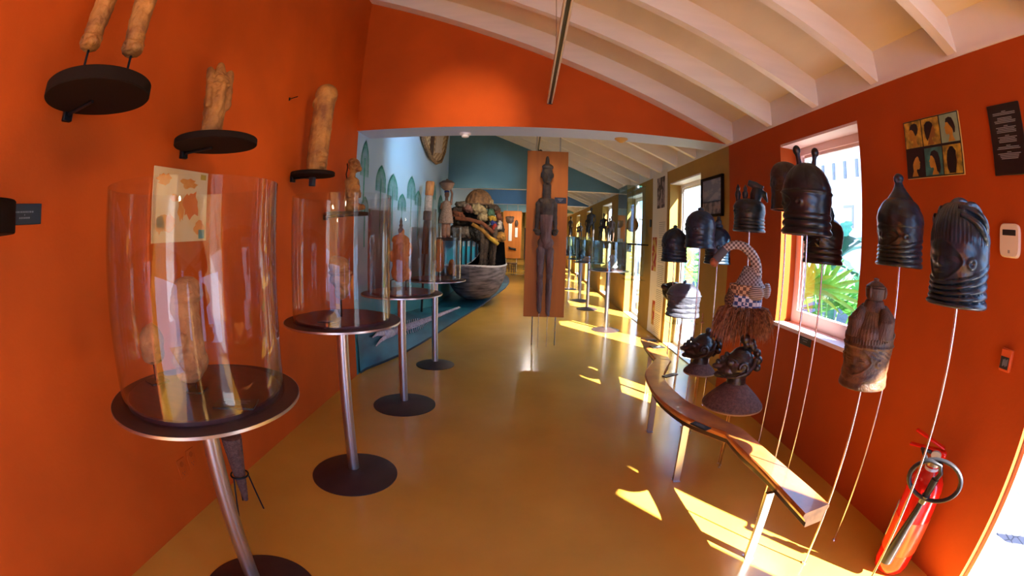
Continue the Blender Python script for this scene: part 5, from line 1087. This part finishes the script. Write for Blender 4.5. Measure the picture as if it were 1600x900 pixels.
for para in (3, 4, 5, 5, 3, 5):
    for k in range(para): mb.box((-.0066, 0, z), (.0008, (.03 if k == 0 and para != 4 else rq.uniform(.10, .165)), .0035)); z -= .0075
    z -= .0085
mb.build('lettering', TEXTG, t, smooth=False)
t = thing('thermostat', 'cream wall controller with a dark display at the right picture edge', 'thermostat', (XR-.016, 1.012, 1.707))
mb = M(); h_, w_ = .076, .068; n = 40; 
def sq(k, s_, x): a = 2*pi*k/n; c, d = cos(a), sin(a); return (x, s_*w_*math.copysign(abs(c)**.35, c), s_*h_*math.copysign(abs(d)**.45, d))
vs = [sq(k, s_, x) for s_, x in ((1, .016), (1, -.008), (.93, -.016)) for k in range(n)]
mb.add(vs, [(j*n+k, j*n+(k+1) % n, (j+1)*n+(k+1) % n, (j+1)*n+k) for j in range(2) for k in range(n)] + [tuple(2*n+k for k in range(n))]); mb.build('housing', CREAMP, t, angle=50)
M().rbox((-.016, 0, .034), (.004, .092, .026), .002).build('display', DKPL, t); M().rbox((-.0165, 0, -.050), (.003, .014, .014), .001).build('button', mat('grey_button', (.35, .32, .28), .5), t)
t = thing('call_point', 'small orange wall box with a dark glazed window, above the extinguisher', 'call point', (XR-.016, .955, 1.185))
M().rbox((0, 0, 0), (.032, .075, .100), .004).build('housing', mat('orange_plastic', (.65, .11, .02), .45), t); M().rbox((-.0165, .004, -.012), (.003, .058, .055), .001).build('window_panel', DKPL, t)
mb = M()
for k in range(4): mb.box((-.0184, .012-.009*k, -.012+.004*(k % 2)), (.0006, .004, .030))
mb.build('lettering', TEXTG, t, smooth=False)
wall_plate(XR-.006, 2.858, .883, .17, .072, 0, 'wall_plaque', PLATEBLK, 'black caption plaque under the window sill on the orange wall', 'plaque', words(.010, .08, 0)+words(-.008, .06, 0), side=-1)
# fire extinguisher
t = thing('fire_extinguisher', 'red fire extinguisher with black hose standing by the orange wall', 'fire extinguisher', (2.0, 1.185, 0), radians(-59))
t.scale = (1.78, 1.78, 1.14)
M().lathe([(0, .006), (.052, .006), (.064, .018), (.066, .05), (.066, .44), (.060, .48), (.042, .512), (.024, .528), (.022, .55), (0, .55)], n=56).build('cylinder', RED, t, angle=50)
M().lathe([(.0665, .12), (.0668, .121), (.0668, .30), (.0665, .301)], n=56).build('label_band', mat('orange_red_label', (.80, .07, .015), .3), t)
M().lathe([(0, .55), (.026, .55), (.026, .572), (.018, .578), (.016, .60), (0, .60)], n=28).build('collar', mat('brass_collar', (.45, .40, .30), .35, .9), t)
M().lathe([(.024, .528), (.0255, .529), (.0255, .541), (.024, .542)], n=28).build('neck_band', WHITE, t)
M().rbox((.005, 0, .605), (.06, .03, .03), .006).build('valve_block', RED, t)
o = M().rbox((0, 0, 0), (.125, .022, .010), .003).build('lever', RED, t, (-.035, 0, .655)); o.rotation_euler = (0, -.42+pi*0+.84*1, 0)
o = M().rbox((0, 0, 0), (.11, .022, .010), .003).build('carry_handle', RED, t, (-.045, 0, .615)); o.rotation_euler = (0, -.05, 0)
o = M().lathe([(0, 0), (.018, 0), (.018, .010), (0, .011)], n=24).build('gauge', mat('gauge_face', (.5, .5, .45), .3), t, (0, -.016, .605)); o.rotation_euler = (pi/2, 0, 0)
HOSE = mat('black_rubber', (.015, .016, .02), .35)
hp = [(-.02, -.01, .605), (-.05, -.03, .62)]
cx, cz, rr_ = .025, .54, .088
for k in range(34): a = 2.2 - 2*pi*1.02*k/33; hp.append((cx+rr_*cos(a), -.085-.010*k/33, cz+rr_*sin(a)))
hp += [(-.01, -.095, .62), (.025, -.09, .61), (.035, -.088, .575), (.025, -.086, .54)]
M().tube(hp, .0085, 12).build('hose', HOSE, t)
M().tube([(.024, -.086, .545), (.014, -.084, .46)], [.013, .012], 14).build('hose_sleeve', HOSE, t)
M().tube([(.014, -.084, .465), (.010, -.083, .43)], [.016, .015], 14).build('hose_clamp', mat('blue_steel', (.35, .45, .6), .2, 1.0), t)
M().tube([(.010, -.083, .435), (-.005, -.080, .30), (-.02, -.078, .10)], [.010, .014, .024], 16).build('discharge_horn', HOSE, t)
M().rbox((-.055, -.0, .25), (.03, .03, .18), .004).build('wall_bracket', STEEL, t)
